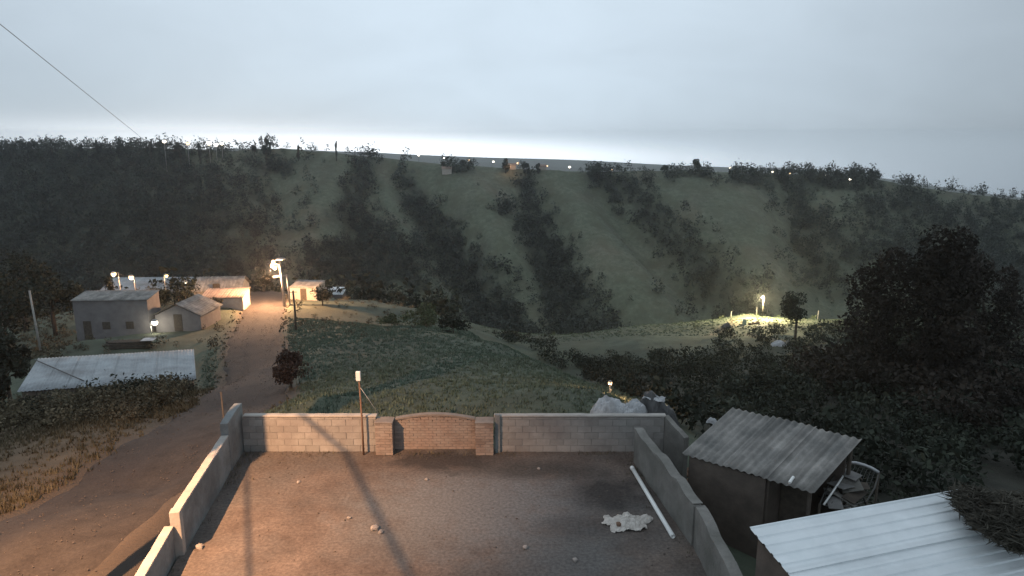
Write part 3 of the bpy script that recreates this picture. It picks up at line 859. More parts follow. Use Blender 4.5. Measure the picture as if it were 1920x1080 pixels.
b = base_at(210, 82); tree('bush', 'small dark tree in front of the leftmost hamlet lamp', b, 4.0, 0.7, 1.3, 700, 0.24, M_leaf_dark, 43, 'tree')
b = base_at(405, 70); tree('bush', 'orange-lit roadside bush right of the lamplit gabled roofs', b, 1.7, 1.0, 0.8, 700, 0.2, M_weed, 44, 'bush')
b = base_at(495, 90); tree('bush', 'dark bush at the end of the road left of the lamp pole', b, 3.0, 1.6, 1.3, 1100, 0.26, M_leaf_dark, 45, 'bush')
for k, (px, y, tp, rx, lab) in enumerate(((15, 64, 500, 4.0, 'dark tree at the left edge above the zinc-roofed barn'), (105, 72, 490, 3.2, 'dark tree left of the big grey block house'),
                                         (50, 78, 470, 4.0, 'tall dark tree behind the thin bare pole at the left'), (-30, 58, 560, 3.0, 'dark tree cut by the left picture edge'),
                                         (20, 46, 625, 1.9, 'dark bush left of the zinc-roofed barn'), (-25, 40, 690, 1.6, 'low dark bush at the left edge below the zinc-roofed barn'))):
    b = base_at(px, y); tree('leafy_tree', lab, b, max(2, ztop(px, tp, y) - b[2]), rx, min(rx, (ztop(px, tp, y) - b[2]) * 0.5), 3200, 0.36, M_leaf_dark, 50 + k, 'tree', lobes=20)

t = thing('thatch_heap', 'heap of dark weathered thatch lying on the corner of the white metal roof', 'thatch', (8.45, 10.6, 2.44), 0.3)
rgb_ = np.random.default_rng(36)
pb, tb, _ = crown_pts(20000, 1.05, 0.95, 0.34, rgb_, 34)
pb[:, 2] = np.maximum(pb[:, 2], -0.30)
vb, fb = leaves(pb, np.full(20000, 0.26), rgb_, flat=0.75, wid=(0.06, 0.12))
cm = mesh_np('thatch', vb, fb, tint=np.repeat(tb, 4))
obj('thatch', cm, M_straw, t, (0, 0, 0.36))
rgx = random.Random(4)
for k in range(14):
    an = rgx.uniform(0, 6.28); q = rgx.uniform(0, 6.28)
    tube('twig', [(0.75 * math.cos(an), 0.65 * math.sin(an), rgx.uniform(0.1, 0.4)), (0.2 * math.cos(q), 0.2 * math.sin(q), 0.3), (-0.55 * math.cos(an + 0.5), -0.55 * math.sin(an + 0.5), rgx.uniform(0.12, 0.45))], [0.008, 0.014, 0.006], M_bark, t, 5)
# trees along the far crest, each with its own shape
crest_trees = [(500, 248, 302, 3.0, 'broad tree standing alone on the left crest against the white glow'), (478, 268, 304, 1.1, 'small tree just left of the broad lone tree on the crest'),
               (631, 262, 304, 0.7, 'thin upright tree alone on the crest in front of the glow'), (376, 262, 303, 1.4, 'upright tree just left of the brightest crest light'), (418, 266, 303, 0.9, 'narrow tree right of the brightest crest light'),
               (560, 272, 304, 1.0, 'tiny tree on the crest right of the broad lone tree'), (948, 294, 308, 2.1, 'rounded tree beside the lit wall on the middle crest'), (868, 296, 308, 1.4, 'small dark tree left of a bright crest light'),
               (985, 301, 308, 2.2, 'wide low tree right of the lit wall on the crest'), (1010, 304, 309, 1.5, 'small tree right of the wide low crest tree'), (832, 303, 308, 0.8, 'tiny bush on the crest left of the small dark tree'),
               (1122, 306, 306, 4.6, 'wide dark clump of tree on the crest right of the middle'), (1245, 307, 308, 2.0, 'low tree on the crest left of the tall rounded one'), (1304, 293, 307, 2.2, 'tall rounded tree on the right crest'),
               (1412, 312, 306, 2.8, 'wide dark tree on the right crest beside a stump-like post'), (1470, 313, 306, 3.0, 'broad low tree on the right crest between two lights'), (1520, 313, 306, 2.2, 'peaked tree on the right crest left of two thin ones'),
               (1550, 311, 306, 0.6, 'thin spindly tree on the right crest above a white light'), (1568, 316, 306, 0.7, 'thin dark trunk-like tree right of the spindly one'), (1605, 318, 305, 2.6, 'dark tree at the right end of the crest row'), (1630, 325, 305, 1.4, 'last small bush where the crest starts to fall'),
               (62, 262, 303, 2.6, 'leafy tree top at the far left of the crest'), (100, 258, 303, 2.4, 'twin-topped tree near the left end of the crest'), (150, 266, 303, 2.2, 'wispy tree top left of the smoky gap on the crest'),
               (188, 262, 303, 1.8, 'slim tree top in the smoky gap on the crest'), (240, 262, 303, 2.6, 'rounded tree top right of the smoky gap'), (285, 264, 303, 1.6, 'tree top just left of the first crest light'),
               (340, 262, 303, 2.8, 'dark tree between the first two crest lights'), (20, 266, 303, 2.6, 'first tree top on the crest at the left edge')]
for k, (px, tp, y, rx, lab) in enumerate(crest_trees):
    b = base_at(px, y)
    h = max(1.6, ztop(px, tp, y) - b[2])
    tree('hill_tree', lab, b, h, rx, min(max(h * 0.5, rx * 0.5), h * 0.62), int(420 + 300 * rx), 0.5 + 0.07 * rx, M_leaf_far, 100 + k, 'tree', group='trees along the far crest', lobes=8)

# ------------------------------------------------------------------ scattered vegetation
def blob_density(px, py, blobs):
    d = np.zeros(px.shape)
    for b in blobs:
        cx, cy, rx, ry, a = b[:5]
        d = np.maximum(d, a * np.exp(-(((px - cx) / rx) ** 2 + ((py - cy) / ry) ** 2) ** 1.5))
    return d
def scatter_bushes(name, label, xr, yr, ncand, blobs, hrange, leafs, per, m, seed, base=0.0, aspect=1.0, cat=None):
    rng = np.random.default_rng(seed)
    x = rng.uniform(*xr, ncand); y = rng.uniform(*yr, ncand)
    z = hz(x, y); px, py = proj(x, y, z)
    d = base + (band_density(px, py) if blobs == 'bands' else blob_density(px, py, blobs))
    ok = (rng.random(ncand) < d) & (px > -120) & (px < 2060)
    ok &= road_dist(x, y) > 3.2
    if 'gully and the right' in label:
        ok &= ~((py > 615 + (px - 870) * 0.444 - 4) & (px < 1150)) & (y < 96) & ~((py < 672) & (px > 1040) & (px < 1345))
    x, y, z = x[ok], y[ok], z[ok]
    n = len(x)
    h = rng.uniform(*hrange, n) * rng.uniform(0.7, 1.2, n)
    vs_, fs_, ts_ = [], [], []
    pts, _, _ = crown_pts(per * 40, 0.5, 0.5, 0.5, rng, 18)
    idx = rng.integers(0, len(pts), (n, per))
    P3 = pts[idx] * rng.uniform(0.85, 1.25, (n, per, 1))
    P3 = P3 * (h[:, None, None] * np.array([aspect, aspect, 1.0]))
    P3 += np.stack([x, y, z + h * 0.42], 1)[:, None, :]
    tt = np.repeat(rng.uniform(0.6, 1.45, n), per) * rng.uniform(0.8, 1.2, n * per)
    v, f = leaves(P3.reshape(-1, 3), np.repeat(h * leafs, per), rng)
    o = obj(name, mesh_np(name, v, f, tint=np.repeat(tt, 4)), m)
    tag(o, label, cat, kind='stuff')
    print(name, n, len(f))
    return o
scatter_bushes('forest', 'dark woods and scrub filling the gullies of the far hillside', (-270, 290), (192, 316), 26000, 'bands', (1.8, 6.0), 0.17, 74, M_leaf_far, 5, base=0.008)
scatter_bushes('scrub', 'thin low scrub dotted over the pasture of the far hillside', (-270, 290), (200, 318), 5000, [], (0.25, 0.8), 0.36, 10, M_leaf_mid, 15, base=0.8, aspect=1.5)
GUL_B = [(1180, 690, 220, 48, 0.9), (1080, 655, 90, 30, 0.9), (1310, 640, 60, 35, 0.8), (1450, 650, 50, 30, 0.3), (1600, 700, 130, 60, 0.8), (1750, 740, 240, 130, 1.0), (1450, 750, 160, 60, 0.9), (1700, 860, 300, 90, 1.0), (1560, 610, 80, 14, 0.9), (1520, 690, 30, 30, 0.7), (1900, 660, 80, 30, 0.4), (960, 640, 40, 14, 0.7), (1250, 625, 40, 10, 0.3), (1480, 720, 60, 30, 0.9)]
scatter_bushes('scrub', 'dark scrub covering the gully and the right-hand slope', (-4, 95), (17.5, 132), 7000, GUL_B, (0.9, 2.0), 0.16, 150, M_leaf_dark, 6, base=0.0, aspect=1.2)
scatter_bushes('thicket', 'tall blackish thicket under the trees of the right-hand slope', (10, 60), (22, 62), 900, [(1750, 690, 170, 60, 0.9), (1640, 720, 120, 60, 0.7), (1850, 780, 110, 70, 0.7), (1900, 860, 60, 40, 0.7)], (2.0, 3.6), 0.11, 260, M_leaf_black, 16, aspect=1.1)
scatter_bushes('scrub', 'sparse low scrub on the spur behind the gully', (-10, 100), (60, 135), 1500, [(1200, 605, 260, 30, 0.10), (1700, 600, 260, 50, 0.35)], (0.4, 1.0), 0.2, 60, M_leaf_mid, 8, aspect=1.3)
scatter_bushes('scrub', 'dark wooded slope falling away behind the hamlet', (-120, 30), (92, 195), 2600, [(300, 520, 600, 60, 0.7), (800, 560, 140, 40, 0.6)], (2.5, 4.5), 0.2, 60, M_leaf_dark, 9)
scatter_bushes('hedge_growth', 'tall brownish weeds on the bank in front of the zinc-roofed barn', (-32, -13.5), (26, 38), 2600, [(250, 748, 170, 40, 0.85), (60, 770, 140, 45, 0.6), (370, 720, 60, 30, 0.7)], (0.5, 1.2), 0.13, 150, M_weed, 10)
scatter_bushes('hedge_growth', 'dark leafy hedge along the bank in front of the zinc-roofed barn', (-32, -14), (28, 39), 1400, [(330, 718, 80, 18, 0.9), (200, 745, 150, 22, 0.55), (40, 800, 60, 40, 0.4)], (0.6, 1.4), 0.12, 170, M_leaf_dark, 12)
scatter_bushes('hedge_growth', 'low dark undergrowth between the hamlet houses', (-62, -22), (52, 95), 1500, [(200, 655, 120, 14, 0.6), (420, 590, 40, 30, 0.5), (260, 560, 200, 20, 0.4), (60, 640, 90, 60, 0.7), (440, 640, 60, 20, 0.4)], (0.5, 1.2), 0.2, 70, M_weed, 13)
scatter_bushes('ground_cover', 'low mixed weeds over the far half of the grass field', (-30, 8), (42, 92), 2600, [(700, 590, 240, 30, 0.25), (620, 600, 120, 24, 0.25)], (0.25, 0.7), 0.24, 50, M_weed, 14, aspect=1.5)

def grass(name, label, xr, yr, ncand, keep, hr, m, seed, blades=6, width=0.018, lean=0.35, zf=None):
    rng = np.random.default_rng(seed)
    x = rng.uniform(*xr, ncand); y = rng.uniform(*yr, ncand)
    k = keep(x, y, rng); x, y = x[k], y[k]
    z = hz(x, y) if zf is None else np.full(len(x), zf)
    n = len(x)
    hgt = rng.uniform(*hr, (n, blades)); an = rng.uniform(0, 6.283, (n, blades))
    ln = hgt * rng.uniform(0.1, lean * 2, (n, blades))
    bx = x[:, None] + rng.normal(0, 0.07, (n, blades)); by = y[:, None] + rng.normal(0, 0.07, (n, blades))
    bz = np.repeat(z[:, None], blades, 1) - 0.03
    wd = width * (1 + y[:, None] / 30)
    c, s = np.cos(an), np.sin(an)
    v = np.stack([np.stack([bx - s * wd, by + c * wd, bz], -1), np.stack([bx + s * wd, by - c * wd, bz], -1), np.stack([bx + c * ln, by + s * ln, bz + hgt], -1)], 2).reshape(-1, 3)
    f = np.arange(len(v)).reshape(-1, 3)
    tt = np.repeat(rng.uniform(0.75, 1.25, n), blades * 3)
    o = obj(name, mesh_np(name, v, f, tint=tt), m)
    tag(o, label, None, kind='stuff')
    print(name, n, len(f))
def keep_field(x, y, rng):
    rd = road_dist(x, y)
    px, py = proj(x, y, hz(x, y))
    return (rd > 2.6) & (px > 380) & (px < 1240) & (rng.random(len(x)) < np.clip(0.35 + 0.6 * vnoise(x, y, 3, 2) + 0.4, 0.15, 1)) & ((y > 19.9))
grass('grass', 'rough green grass over the field behind the yard wall', (-24, 10), (19.7, 66), 40000, keep_field, (0.05, 0.17), M_grass, 21)
def keep_bank(x, y, rng):
    rd = road_dist(x, y)
    return (rd > 2.3 + 0.5 * vnoise(x, y, 1.5, 1)) & (x < -11) & (rng.random(len(x)) < np.clip(0.55 + 0.8 * vnoise(x, y, 2.2, 8), 0.12, 1))
grass('dry_grass', 'tawny dry grass on the bank left of the dirt road', (-30, -11.5), (11, 38), 34000, keep_bank, (0.06, 0.22), M_dry, 22)
def keep_spur(x, y, rng):
    px, py = proj(x, y, hz(x, y))
    return (px > 900) & (px < 2000) & (y > 95) | (px > 1780) & (y > 60)
grass('grass', 'pale green grass on the spur across the gully', (-6, 90), (60, 122), 12000, keep_spur, (0.06, 0.18), M_grass, 23, blades=5, width=0.03)
def keep_roadside(x, y, rng):
    rd = road_dist(x, y)
    return (rd > 1.9) & (rd < 3.4) & (rng.random(len(x)) < 0.5)
grass('grass', 'thin grass tufts along both edges of the dirt road', (-30, -8.6), (19.8, 85), 6000, keep_roadside, (0.06, 0.2), M_weed, 24)

def keep_wallfoot(x, y, rng):
    xl = np.interp(y, [6, 12, 13.9, 18, 19.3], [-6.4, -7.0, -7.25, -7.72, -7.8]); xr_ = np.interp(y, [8, 11.5, 14.3, 18.4], [4.2, 4.12, 4.03, 3.42])
    d = np.minimum(np.minimum(np.abs(x - xl), np.abs(x - xr_)), np.abs(y - 18.98) + np.where((x > -3.95) & (x < -0.5), 0.0, 0.0))
    return (x > xl + 0.02) & (x < xr_ - 0.03) & (rng.random(len(x)) < np.exp(-(d / 0.13) ** 1.2) * np.clip(0.5 + vnoise(x, y, 0.9, 4), 0, 1)) & (y < 18.97)
grass('weeds', 'small weeds and litter growing along the foot of the yard walls', (-7.8, 4.2), (11, 19), 26000, keep_wallfoot, (0.03, 0.13), M_weed, 25, blades=4, width=0.008, zf=0.0)
# ------------------------------------------------------------------ lamps
def point_light(loc, watts, col, r, parent=None):
    d = bpy.data.lights.new('bulb_light', 'POINT'); d.energy = watts; d.color = col; d.shadow_soft_size = r
    o = bpy.data.objects.new('bulb_light', d); COL.objects.link(o)
    o.location = [float(v) for v in loc]
    if parent: o.parent = parent
    return o
def lamp_post(name, label, base, top, arm=(0, 0, 0), br=0.2, em=None, pole_r=0.06, pm=None, watts=0, col=(1, 0.62, 0.32), group=None, head=True):
    """base: ground point, top: bulb centre (world)"""
    base = np.array(base); top = np.array(top)
    t = thing(name, label, 'street lamp', base, 0, group)
    arm = np.array(arm, float)
    pt = top - base - arm
    hh = pt[2] + 0.12
    tube('pole', [(pt[0], pt[1], -0.4), (pt[0], pt[1], hh * 0.5), (pt[0], pt[1], hh)], [pole_r * 1.15, pole_r, pole_r * 0.8], pm or M_pole, t)
    c = top - base
    if np.linalg.norm(arm) > 0.05:
        tube('arm', [(pt[0], pt[1], hh - 0.05), (pt[0] + arm[0] * 0.5, pt[1] + arm[1] * 0.5, hh + 0.12), (c[0], c[1], c[2] + br * 0.9 + 0.05)], 0.03, M_grey_metal, t, 6)
    if head:
        v, f = ball_v((c[0], c[1], c[2] + br * 0.75), br * 0.9, 10, 6, (1, 1, 0.45))
        obj('lamp_housing', mesh_py('lamp_housing', v, f, True), M_grey_metal, t)
    v, f = ball_v(tuple(c), br, 12, 8, (1, 1, 0.92))
    obj('bulb', mesh_py('bulb', v, f, True), em, t)
    if watts:
        point_light((c[0], c[1], c[2] - br - 0.06), watts, col, 0.12, t)
    return t
SOD = (1.0, 0.53, 0.26)
# near lamp pole beside the yard, just outside the picture: it lights road, wall tops and yard
LP = np.array([-10.0, 8.7, 9.625]); PB = np.array([-9.5, 10.8, h1(-9.5, 10.8)])
t = thing('street_lamp', 'concrete street lamp pole standing on the road verge beside the yard wall', 'street lamp', PB)
PTOP = 12.4
tube('pole', [(0, 0, -0.6), (0, 0, 6), (0, 0, PTOP - PB[2])], [0.12, 0.09, 0.075], M_pole, t, 12)
rel = LP - PB
tube('arm', [(0, 0, rel[2] + 0.1), (rel[0] * 0.5, rel[1] * 0.5, rel[2] + 0.35), (rel[0], rel[1] - 0.05, rel[2] + 0.17)], 0.04, M_grey_metal, t)
v, f = ball_v((rel[0], rel[1], rel[2] + 0.12), 0.24, 12, 6, (0.7, 1.4, 0.4))
obj('lamp_housing', mesh_py('lamp_housing', v, f, True), M_grey_metal, t)
v, f = ball_v((rel[0], rel[1], rel[2] + 0.03), 0.08, 10, 6, (1, 1, 0.7))
obj('bulb', mesh_py('bulb', v, f, True), E_warm, t)
tube('crossarm', [(-0.7, 0.1, PTOP - PB[2] - 0.5), (0.7, -0.1, PTOP - PB[2] - 0.5)], 0.05, M_woodpole, t)
sl = point_light((rel[0], rel[1], rel[2] - 0.12), 27000, SOD, 0.02, t)
sd = bpy.data.lights.new('lamp_beam', 'SPOT'); sd.energy = 27000; sd.color = SOD; sd.shadow_soft_size = 0.02; sd.spot_size = R(82); sd.spot_blend = 1.0
sl.data = sd
sl.rotation_euler = Vector((-1.5, -5.8, 9.5)).to_track_quat('Z', 'Y').to_euler()
# service drop to the house the picture is taken from, and the line across the valley
def plane_z(x, y):
    return -(6.785 * (x + 4.8) + 3.105 * (y - 19)) / 7.08
A = np.array([-9.6, 10.75, plane_z(-9.6, 10.75)]); Bq = np.array([-3.2, -0.5, plane_z(-3.2, -0.5)])
tag(tube('service_cable', [A + (Bq - A) * s for s in np.linspace(0, 1, 12)], 0.009, M_cable), 'thick service cable from the street lamp pole toward the near house', 'cable')
A2 = np.array([-9.8, 10.75, 8.0]); B2 = np.array([-3.9, -0.5, 6.9])
tag(tube('service_cable', [A2 + (B2 - A2) * s - np.array([0, 0, 0.45 * math.sin(math.pi * s)]) for s in np.linspace(0, 1, 14)], 0.007, M_cable), 'thin sagging service cable beside the thick one', 'cable')
# overhead line seen in the sky, from this pole to a pole on the far crest
c0 = np.array([-9.5, 10.8, PTOP - 0.1])
qa, qb = at_y(0, 45, 20.0), at_y(265, 258, 62.0)
b = base_at(284, 300)
cx_end = np.array([b[0], b[1], ztop(284, 267, 300)])
pts = []
ys_ = np.concatenate([np.linspace(10.8, 62, 26), np.linspace(62, 300, 30)[1:]])
kx = np.polyfit([10.8, 20, 62, 300], [c0[0], qa[0], qb[0], cx_end[0]], 3)
for yy in ys_:
    xx = np.interp(yy, [10.8, 20, 62, 300], [c0[0], qa[0], qb[0], cx_end[0]])
    zz = np.interp(yy, [10.8, 20, 62, 300], [c0[2], qa[2], qb[2], cx_end[2]])
    pts.append((xx, yy, zz))
pts = np.array(pts)
tag(tube('overhead_cable', pts, [0.007 + 0.00014 * p[1] for p in pts], M_cable, n=6), 'single thin dark cable crossing the sky at upper left', 'cable')
up_ = thing('utility_pole', 'thin utility pole on the left crest where the overhead cable ends', 'pole', b)
tube('pole', [(0, 0, -0.5), (0, 0, cx_end[2] - b[2] + 0.3)], 0.11, M_woodpole, up_)
print('cable', c0, qa, qb, cx_end)

# hamlet lamps
def lp(label, px, py, y, br, em, watts, arm=(0.5, 0, 0), base_px=None, pole_r=0.06, col=SOD, name='street_lamp', **k):
    top = at_y(px, py, y)
    bb = np.array([top[0] - arm[0], y - arm[1], 0.0]); bb[2] = h1(bb[0], bb[1])
    return lamp_post(name, label, bb, top, arm, br, em, pole_r, watts=watts, col=col, **k)
lp('street lamp on a leaning pale pole at the left end of the hamlet', 213, 514, 84, 0.30, E_warm, 900, (-0.6, 0, 0))
lp('second hamlet street lamp from the left, over a pale roof', 246, 520, 83, 0.28, E_warm, 900, (-0.35, 0, 0))
lp('small yellow lamp above the dark trees of the hamlet', 312, 517, 80, 0.18, E_yellow, 60, (0.3, 0, 0))
lp('small white lamp at the right end of the long pale roof', 348, 529, 80, 0.17, E_white, 60, (0.2, 0, 0))
lp('bright white lamp low beside the gabled house', 290, 605, 62, 0.27, E_white, 120, (0.3, 0.2, 0), col=(1, 0.9, 0.7))
# road lamp with three bulbs
b = base_at(534, 74)
t = thing('street_lamp', 'tall concrete street lamp pole with three lit bulbs at the end of the road', 'street lamp', b)
ht = ztop(529, 487, 74) - b[2]
tube('pole', [(0, 0, -0.4), (-0.1, 0, ht * 0.5), (-0.25, 0, ht)], [0.14, 0.12, 0.09], M_pole, t, 10)
tube('stay_pole', [(0.55, 0.2, -0.4), (0.35, 0.1, ht * 0.68)], [0.08, 0.07], M_pole, t)
for dx, dy_, py in ((-0.80, -0.3, 490), (-1.02, -0.1, 497), (-0.80, 0.2, 502)):
    zb = ztop(520, py, 74) - b[2]
    tube('arm', [(-0.22, 0, zb + 0.1), (dx, dy_, zb + 0.16)], 0.03, M_grey_metal, t, 6)
    v, f = ball_v((dx, dy_, zb), 0.21, 10, 7)
    obj('bulb', mesh_py('bulb', v, f, True), E_warm, t)
tube('crossarm', [(-1.0, 0, ht * 0.63), (0.35, 0, ht * 0.66)], 0.05, M_pole, t)
v, f = ball_v((-0.1, 0, ht + 0.1), 0.35, 10, 6, (1.6, 1, 0.35))
obj('lamp_housing', mesh_py('lamp_housing', v, f, True), M_grey_metal, t)
point_light((-1.0, -0.1, ztop(520, 505, 74) - b[2] - 0.1), 14000, SOD, 0.15, t)
# gully lamp
lp('street lamp shining just behind the yard beside the plastic heap', 1144, 718, 27, 0.085, E_orange, 260, (0, 0.05, 0), pole_r=0.035)
# clearing lamp, hidden by the tree beside it
lp('pole lamp lighting the clearing across the gully', 1428, 557, 111, 0.06, E_yellow, 26000, (-0.5, -0.4, 0), pole_r=0.035, pm=M_woodpole, col=(1.0, 0.82, 0.44))
# lights along the far crest
for k, (px, py, y, br, em, lab) in enumerate(((308, 265, 300, 0.8, E_white, 'first light from the left on the far crest'), (352, 269, 300, 0.75, E_warm, 'warm light second from the left on the far crest'),
        (392, 268, 301, 1.1, E_white, 'brightest white light of the crest cluster'), (405, 271, 301, 0.9, E_white, 'white light in the middle of the bright crest cluster'), (416, 269, 301, 0.8, E_white, 'right-hand white light of the bright crest cluster'),
        (785, 291, 330, 0.5, E_white, 'lonely white light where the crest meets the far plain'), (832, 296, 330, 0.45, E_white, 'white light right of the lonely one'), (879, 300, 330, 0.55, E_warm, 'warm light beside a small dark crest tree'),
        (925, 303, 330, 0.5, E_white, 'white light left of the rounded crest tree'), (971, 306, 330, 0.6, E_warm, 'warm light right of the rounded crest tree'), (1026, 311, 325, 0.4, E_warm, 'faint warm light right of the wide low crest tree'),
        (1068, 313, 325, 0.6, E_white, 'bright white light left of the dark crest clump'), (1147, 318, 320, 0.35, E_warm, 'faint light just right of the dark crest clump'), (1369, 314, 322, 0.5, E_white, 'white light right of the tall rounded crest tree'),
        (1449, 322, 312, 0.45, E_white, 'white light left of the broad low crest tree'), (1481, 325, 309, 0.35, E_warm, 'faint orange light under the broad low crest tree'), (1546, 328, 306, 0.5, E_white, 'white light under the spindly crest tree'), (1594, 336, 303, 0.5, E_white, 'white light at the right end of the crest'))):
    lp(lab, px, py, y, br * 0.9, em, 0, (0, 0.2, 0), group='lights along the far crest', pole_r=0.09)
# a lamp window at the left edge
lp('tiny pinkish light among the dark trees at the left edge', 7, 604, 62, 0.10, E_warm, 0, (0, 0.2, 0), pole_r=0.04)

# ------------------------------------------------------------------ poles
b = base_at(555, 60); zt = ztop(555, 545, 60) - b[2]
t = thing('utility_pole', 'thin dark wooden pole standing right of the road', 'pole', b)
tube('pole', [(0, 0, -0.4), (0.02, 0, zt * 0.5), (-0.03, 0, zt)], [0.11, 0.10, 0.08], M_woodpole, t)
tube('crossbar', [(-0.3, 0, zt - 0.15), (0.3, 0, zt - 0.12)], 0.03, M_woodpole, t, 6)
b = base_at(79, 60); zt = ztop(73, 545, 60) - b[2]
t = thing('utility_pole', 'thin pale pole leaning among the trees at the left', 'pole', b)
tube('pole', [(0, 0, -0.4), (-0.25, 0, zt)], [0.10, 0.08], M_pole, t)
tube('step_peg', [(-0.4, 0, zt * 0.8), (0.0, 0, zt * 0.82)], 0.02, M_rustpipe, t, 6)
b = base_at(426, 21.5); zt = ztop(424, 735, 21.5) - b[2]
t = thing('timber_post', 'slim dark post standing beside the yard wall corner', 'post', b)
tube('pole', [(0, 0, -0.3), (-0.03, 0, zt)], [0.03, 0.025], M_woodpole, t)
# mast with white box in the yard
mp = np.array([-4.28, 18.85, 0])
t = thing('antenna_mast', 'rusty mast topped by a white box in front of the block wall', 'mast', mp)
zt = ztop(676, 711, 18.85)
tube('pole', [(0, 0, 0), (0, 0, zt * 0.5), (-0.03, 0, zt + 0.05)], [0.03, 0.028, 0.026], M_rustpipe, t)
bx_ = bevel(obj('antenna_box', box_me('antenna_box', -0.065, 0.065, -0.04, 0.04, -0.03, 0.25), M_whiteplastic, t, (-0.035, -0.05, zt)), 0.02)
tube('guy_wire', [(0, 0.0, zt - 0.25), (0.45, 0.2, 1.16)], 0.008, M_galv, t, 5)

# ------------------------------------------------------------------ loose things in the yard
a, b2 = at_z(1185, 877, 0.055), at_z(1262, 1006, 0.055)
v1, f1 = tube_v([a, b2], 0.055, 14, cap=False)
v2, f2 = tube_v([a, b2], 0.047, 14, cap=False)
pipe = thing('plastic_pipe', 'long white plastic pipe lying along the foot of the side wall', 'pipe', a)
n14 = 14
vv = v1 + v2
ff = f1 + [tuple(i + 28 for i in q[::-1]) for q in f2] + [(i, 28 + i, 28 + (i + 1) % 14, (i + 1) % 14) for i in range(14)] + [(14 + (i + 1) % 14, 28 + 14 + (i + 1) % 14, 28 + 14 + i, 14 + i) for i in range(14)]
obj('tube', mesh_py('tube', [tuple(np.array(q) - a) for q in vv], ff, True), M_whiteplastic, pipe)
dd_ = (b2 - a) / np.linalg.norm(b2 - a)
obj('socket_end', mesh_py('socket_end', *tube_v([dd_ * -0.003, dd_ * 0.13], 0.062, 14, cap=False), smooth=True), M_whiteplastic, pipe)

def crumpled(nx, ny, w, d, hfun, seed, amp=0.05, fr=3.0, edge=0.12):
    v = []
    for j in range(ny + 1):
        for i in range(nx + 1):
            s, q = i / nx * 2 - 1, j / ny * 2 - 1
            # round the outline and make it ragged
            rr_ = math.sqrt(max(1e-6, 1 - 0.5 * q * q)); cc_ = math.sqrt(max(1e-6, 1 - 0.5 * s * s))
            x, y = s * rr_, q * cc_
            an = math.atan2(y, x)
            k = 1 + edge * mnoise.noise(Vector((math.cos(an) * 1.8, math.sin(an) * 1.8, seed)))* 2
            x *= k; y *= k
            r2 = min(1.0, math.hypot(s * rr_, q * cc_))
            nz_ = mnoise.noise(Vector((x * fr, y * fr, seed + 3.3))) + 0.8 * abs(mnoise.noise(Vector((x * fr * 2.3, y * fr * 1.6, seed + 8)))) - 0.55 * abs(mnoise.noise(Vector((x * fr * 4.1 + y * 2, y * fr * 3.0, seed + 5))))
            v.append((x * w / 2, y * d / 2, hfun(s, q, r2) + amp * nz_))
    f = [(j * (nx + 1) + i, j * (nx + 1) + i + 1, (j + 1) * (nx + 1) + i + 1, (j + 1) * (nx + 1) + i) for j in range(ny) for i in range(nx)]
    return v, f
def cloth(name, label, cat, loc, w, d, hfun, m, seed, amp, fr, rz=0, nx=26, ny=20, edge=0.12, smooth=False):
    v, f = crumpled(nx, ny, w, d, hfun, seed, amp, fr, edge)
    o = obj(name, mesh_py(name, v, f, smooth), m, None, loc, (0, 0, rz))
    s = o.modifiers.new('thickness', 'SOLIDIFY'); s.thickness = 0.012; s.offset = 1
    return tag(o, label, cat)
sp_ = at_z(1176, 980, 0.0)
cloth('empty_sack', 'crumpled pale sack lying flat on the yard floor', 'sack', sp_ + np.array([0, 0, 0.03]), 1.0, 0.66, lambda s, q, r: 0.06 * (1 - r * r), M_sack, 2.7, 0.085, 2.6, 0.1, nx=44, ny=30, edge=0.28)
def stone(name, label, loc, r, m, seed, group=None, sq=(1, 1, 0.7)):
    v, f = ball_v((0, 0, 0), r, 9, 6, sq)
    v = [tuple(np.array(q) * (1 + 0.45 * mnoise.noise(Vector(q) * (1.6 / r) + Vector((seed * 3.1, 0, 0))))) for q in v]
    return tag(obj(name, mesh_py(name, v, f), m, None, np.array(loc) + np.array([0, 0, r * sq[2] * 0.6])), label, 'stone', group)
q = at_z(1160, 988, 0.03); stone('stone', 'dark reddish stone lying on the pale sack', q + np.array([0, 0, 0.04]), 0.07, M_brick_dark if 'M_brick_dark' in globals() else M_rustpipe, 1)
for k, (px, py, r, lab) in enumerate(((703, 993, 0.10, 'largest pale rubble lump on the middle of the yard floor'), (714, 999, 0.06, 'small chip beside the largest rubble lump'), (375, 1028, 0.09, 'pale lump at the edge of the wall shadow on the left'),
                                      (1078, 1052, 0.06, 'small stone near the bottom edge right of centre'), (655, 972, 0.05, 'small pebble up and left of the largest rubble lump'), (985, 1028, 0.06, 'small stone low in the middle of the yard'),
                                      (1270, 962, 0.07, 'small stone between the white pipe and the side wall'), (800, 900, 0.05, 'tiny stone in front of the brick niche'), (560, 905, 0.05, 'tiny stone on the lit floor before the block wall'), (1010, 880, 0.05, 'tiny stone near the grey block wall'))):
    stone('stone', lab, at_z(px, py, 0.0), r, M_stone, 5 + k)
def gravel(name, label, x, y, z, r, m, seed):
    rng = np.random.default_rng(seed)
    n = len(x)
    base = np.array([(1, 0, 0), (-1, 0, 0), (0, 1, 0), (0, -1, 0), (0, 0, 0.7), (0, 0, -0.7)])
    v = base[None] * r[:, None, None] * rng.uniform(0.6, 1.35, (n, 6, 1)) + np.stack([x, y, z + r * 0.25], 1)[:, None, :]
    fb_ = np.array([(0, 2, 4), (2, 1, 4), (1, 3, 4), (3, 0, 4), (2, 0, 5), (1, 2, 5), (3, 1, 5), (0, 3, 5)])
    f = (np.arange(n)[:, None, None] * 6 + fb_[None]).reshape(-1, 3)
    tag(obj(name, mesh_np(name, v.reshape(-1, 3), f), m), label, None, kind='stuff')
rgv = np.random.default_rng(77)
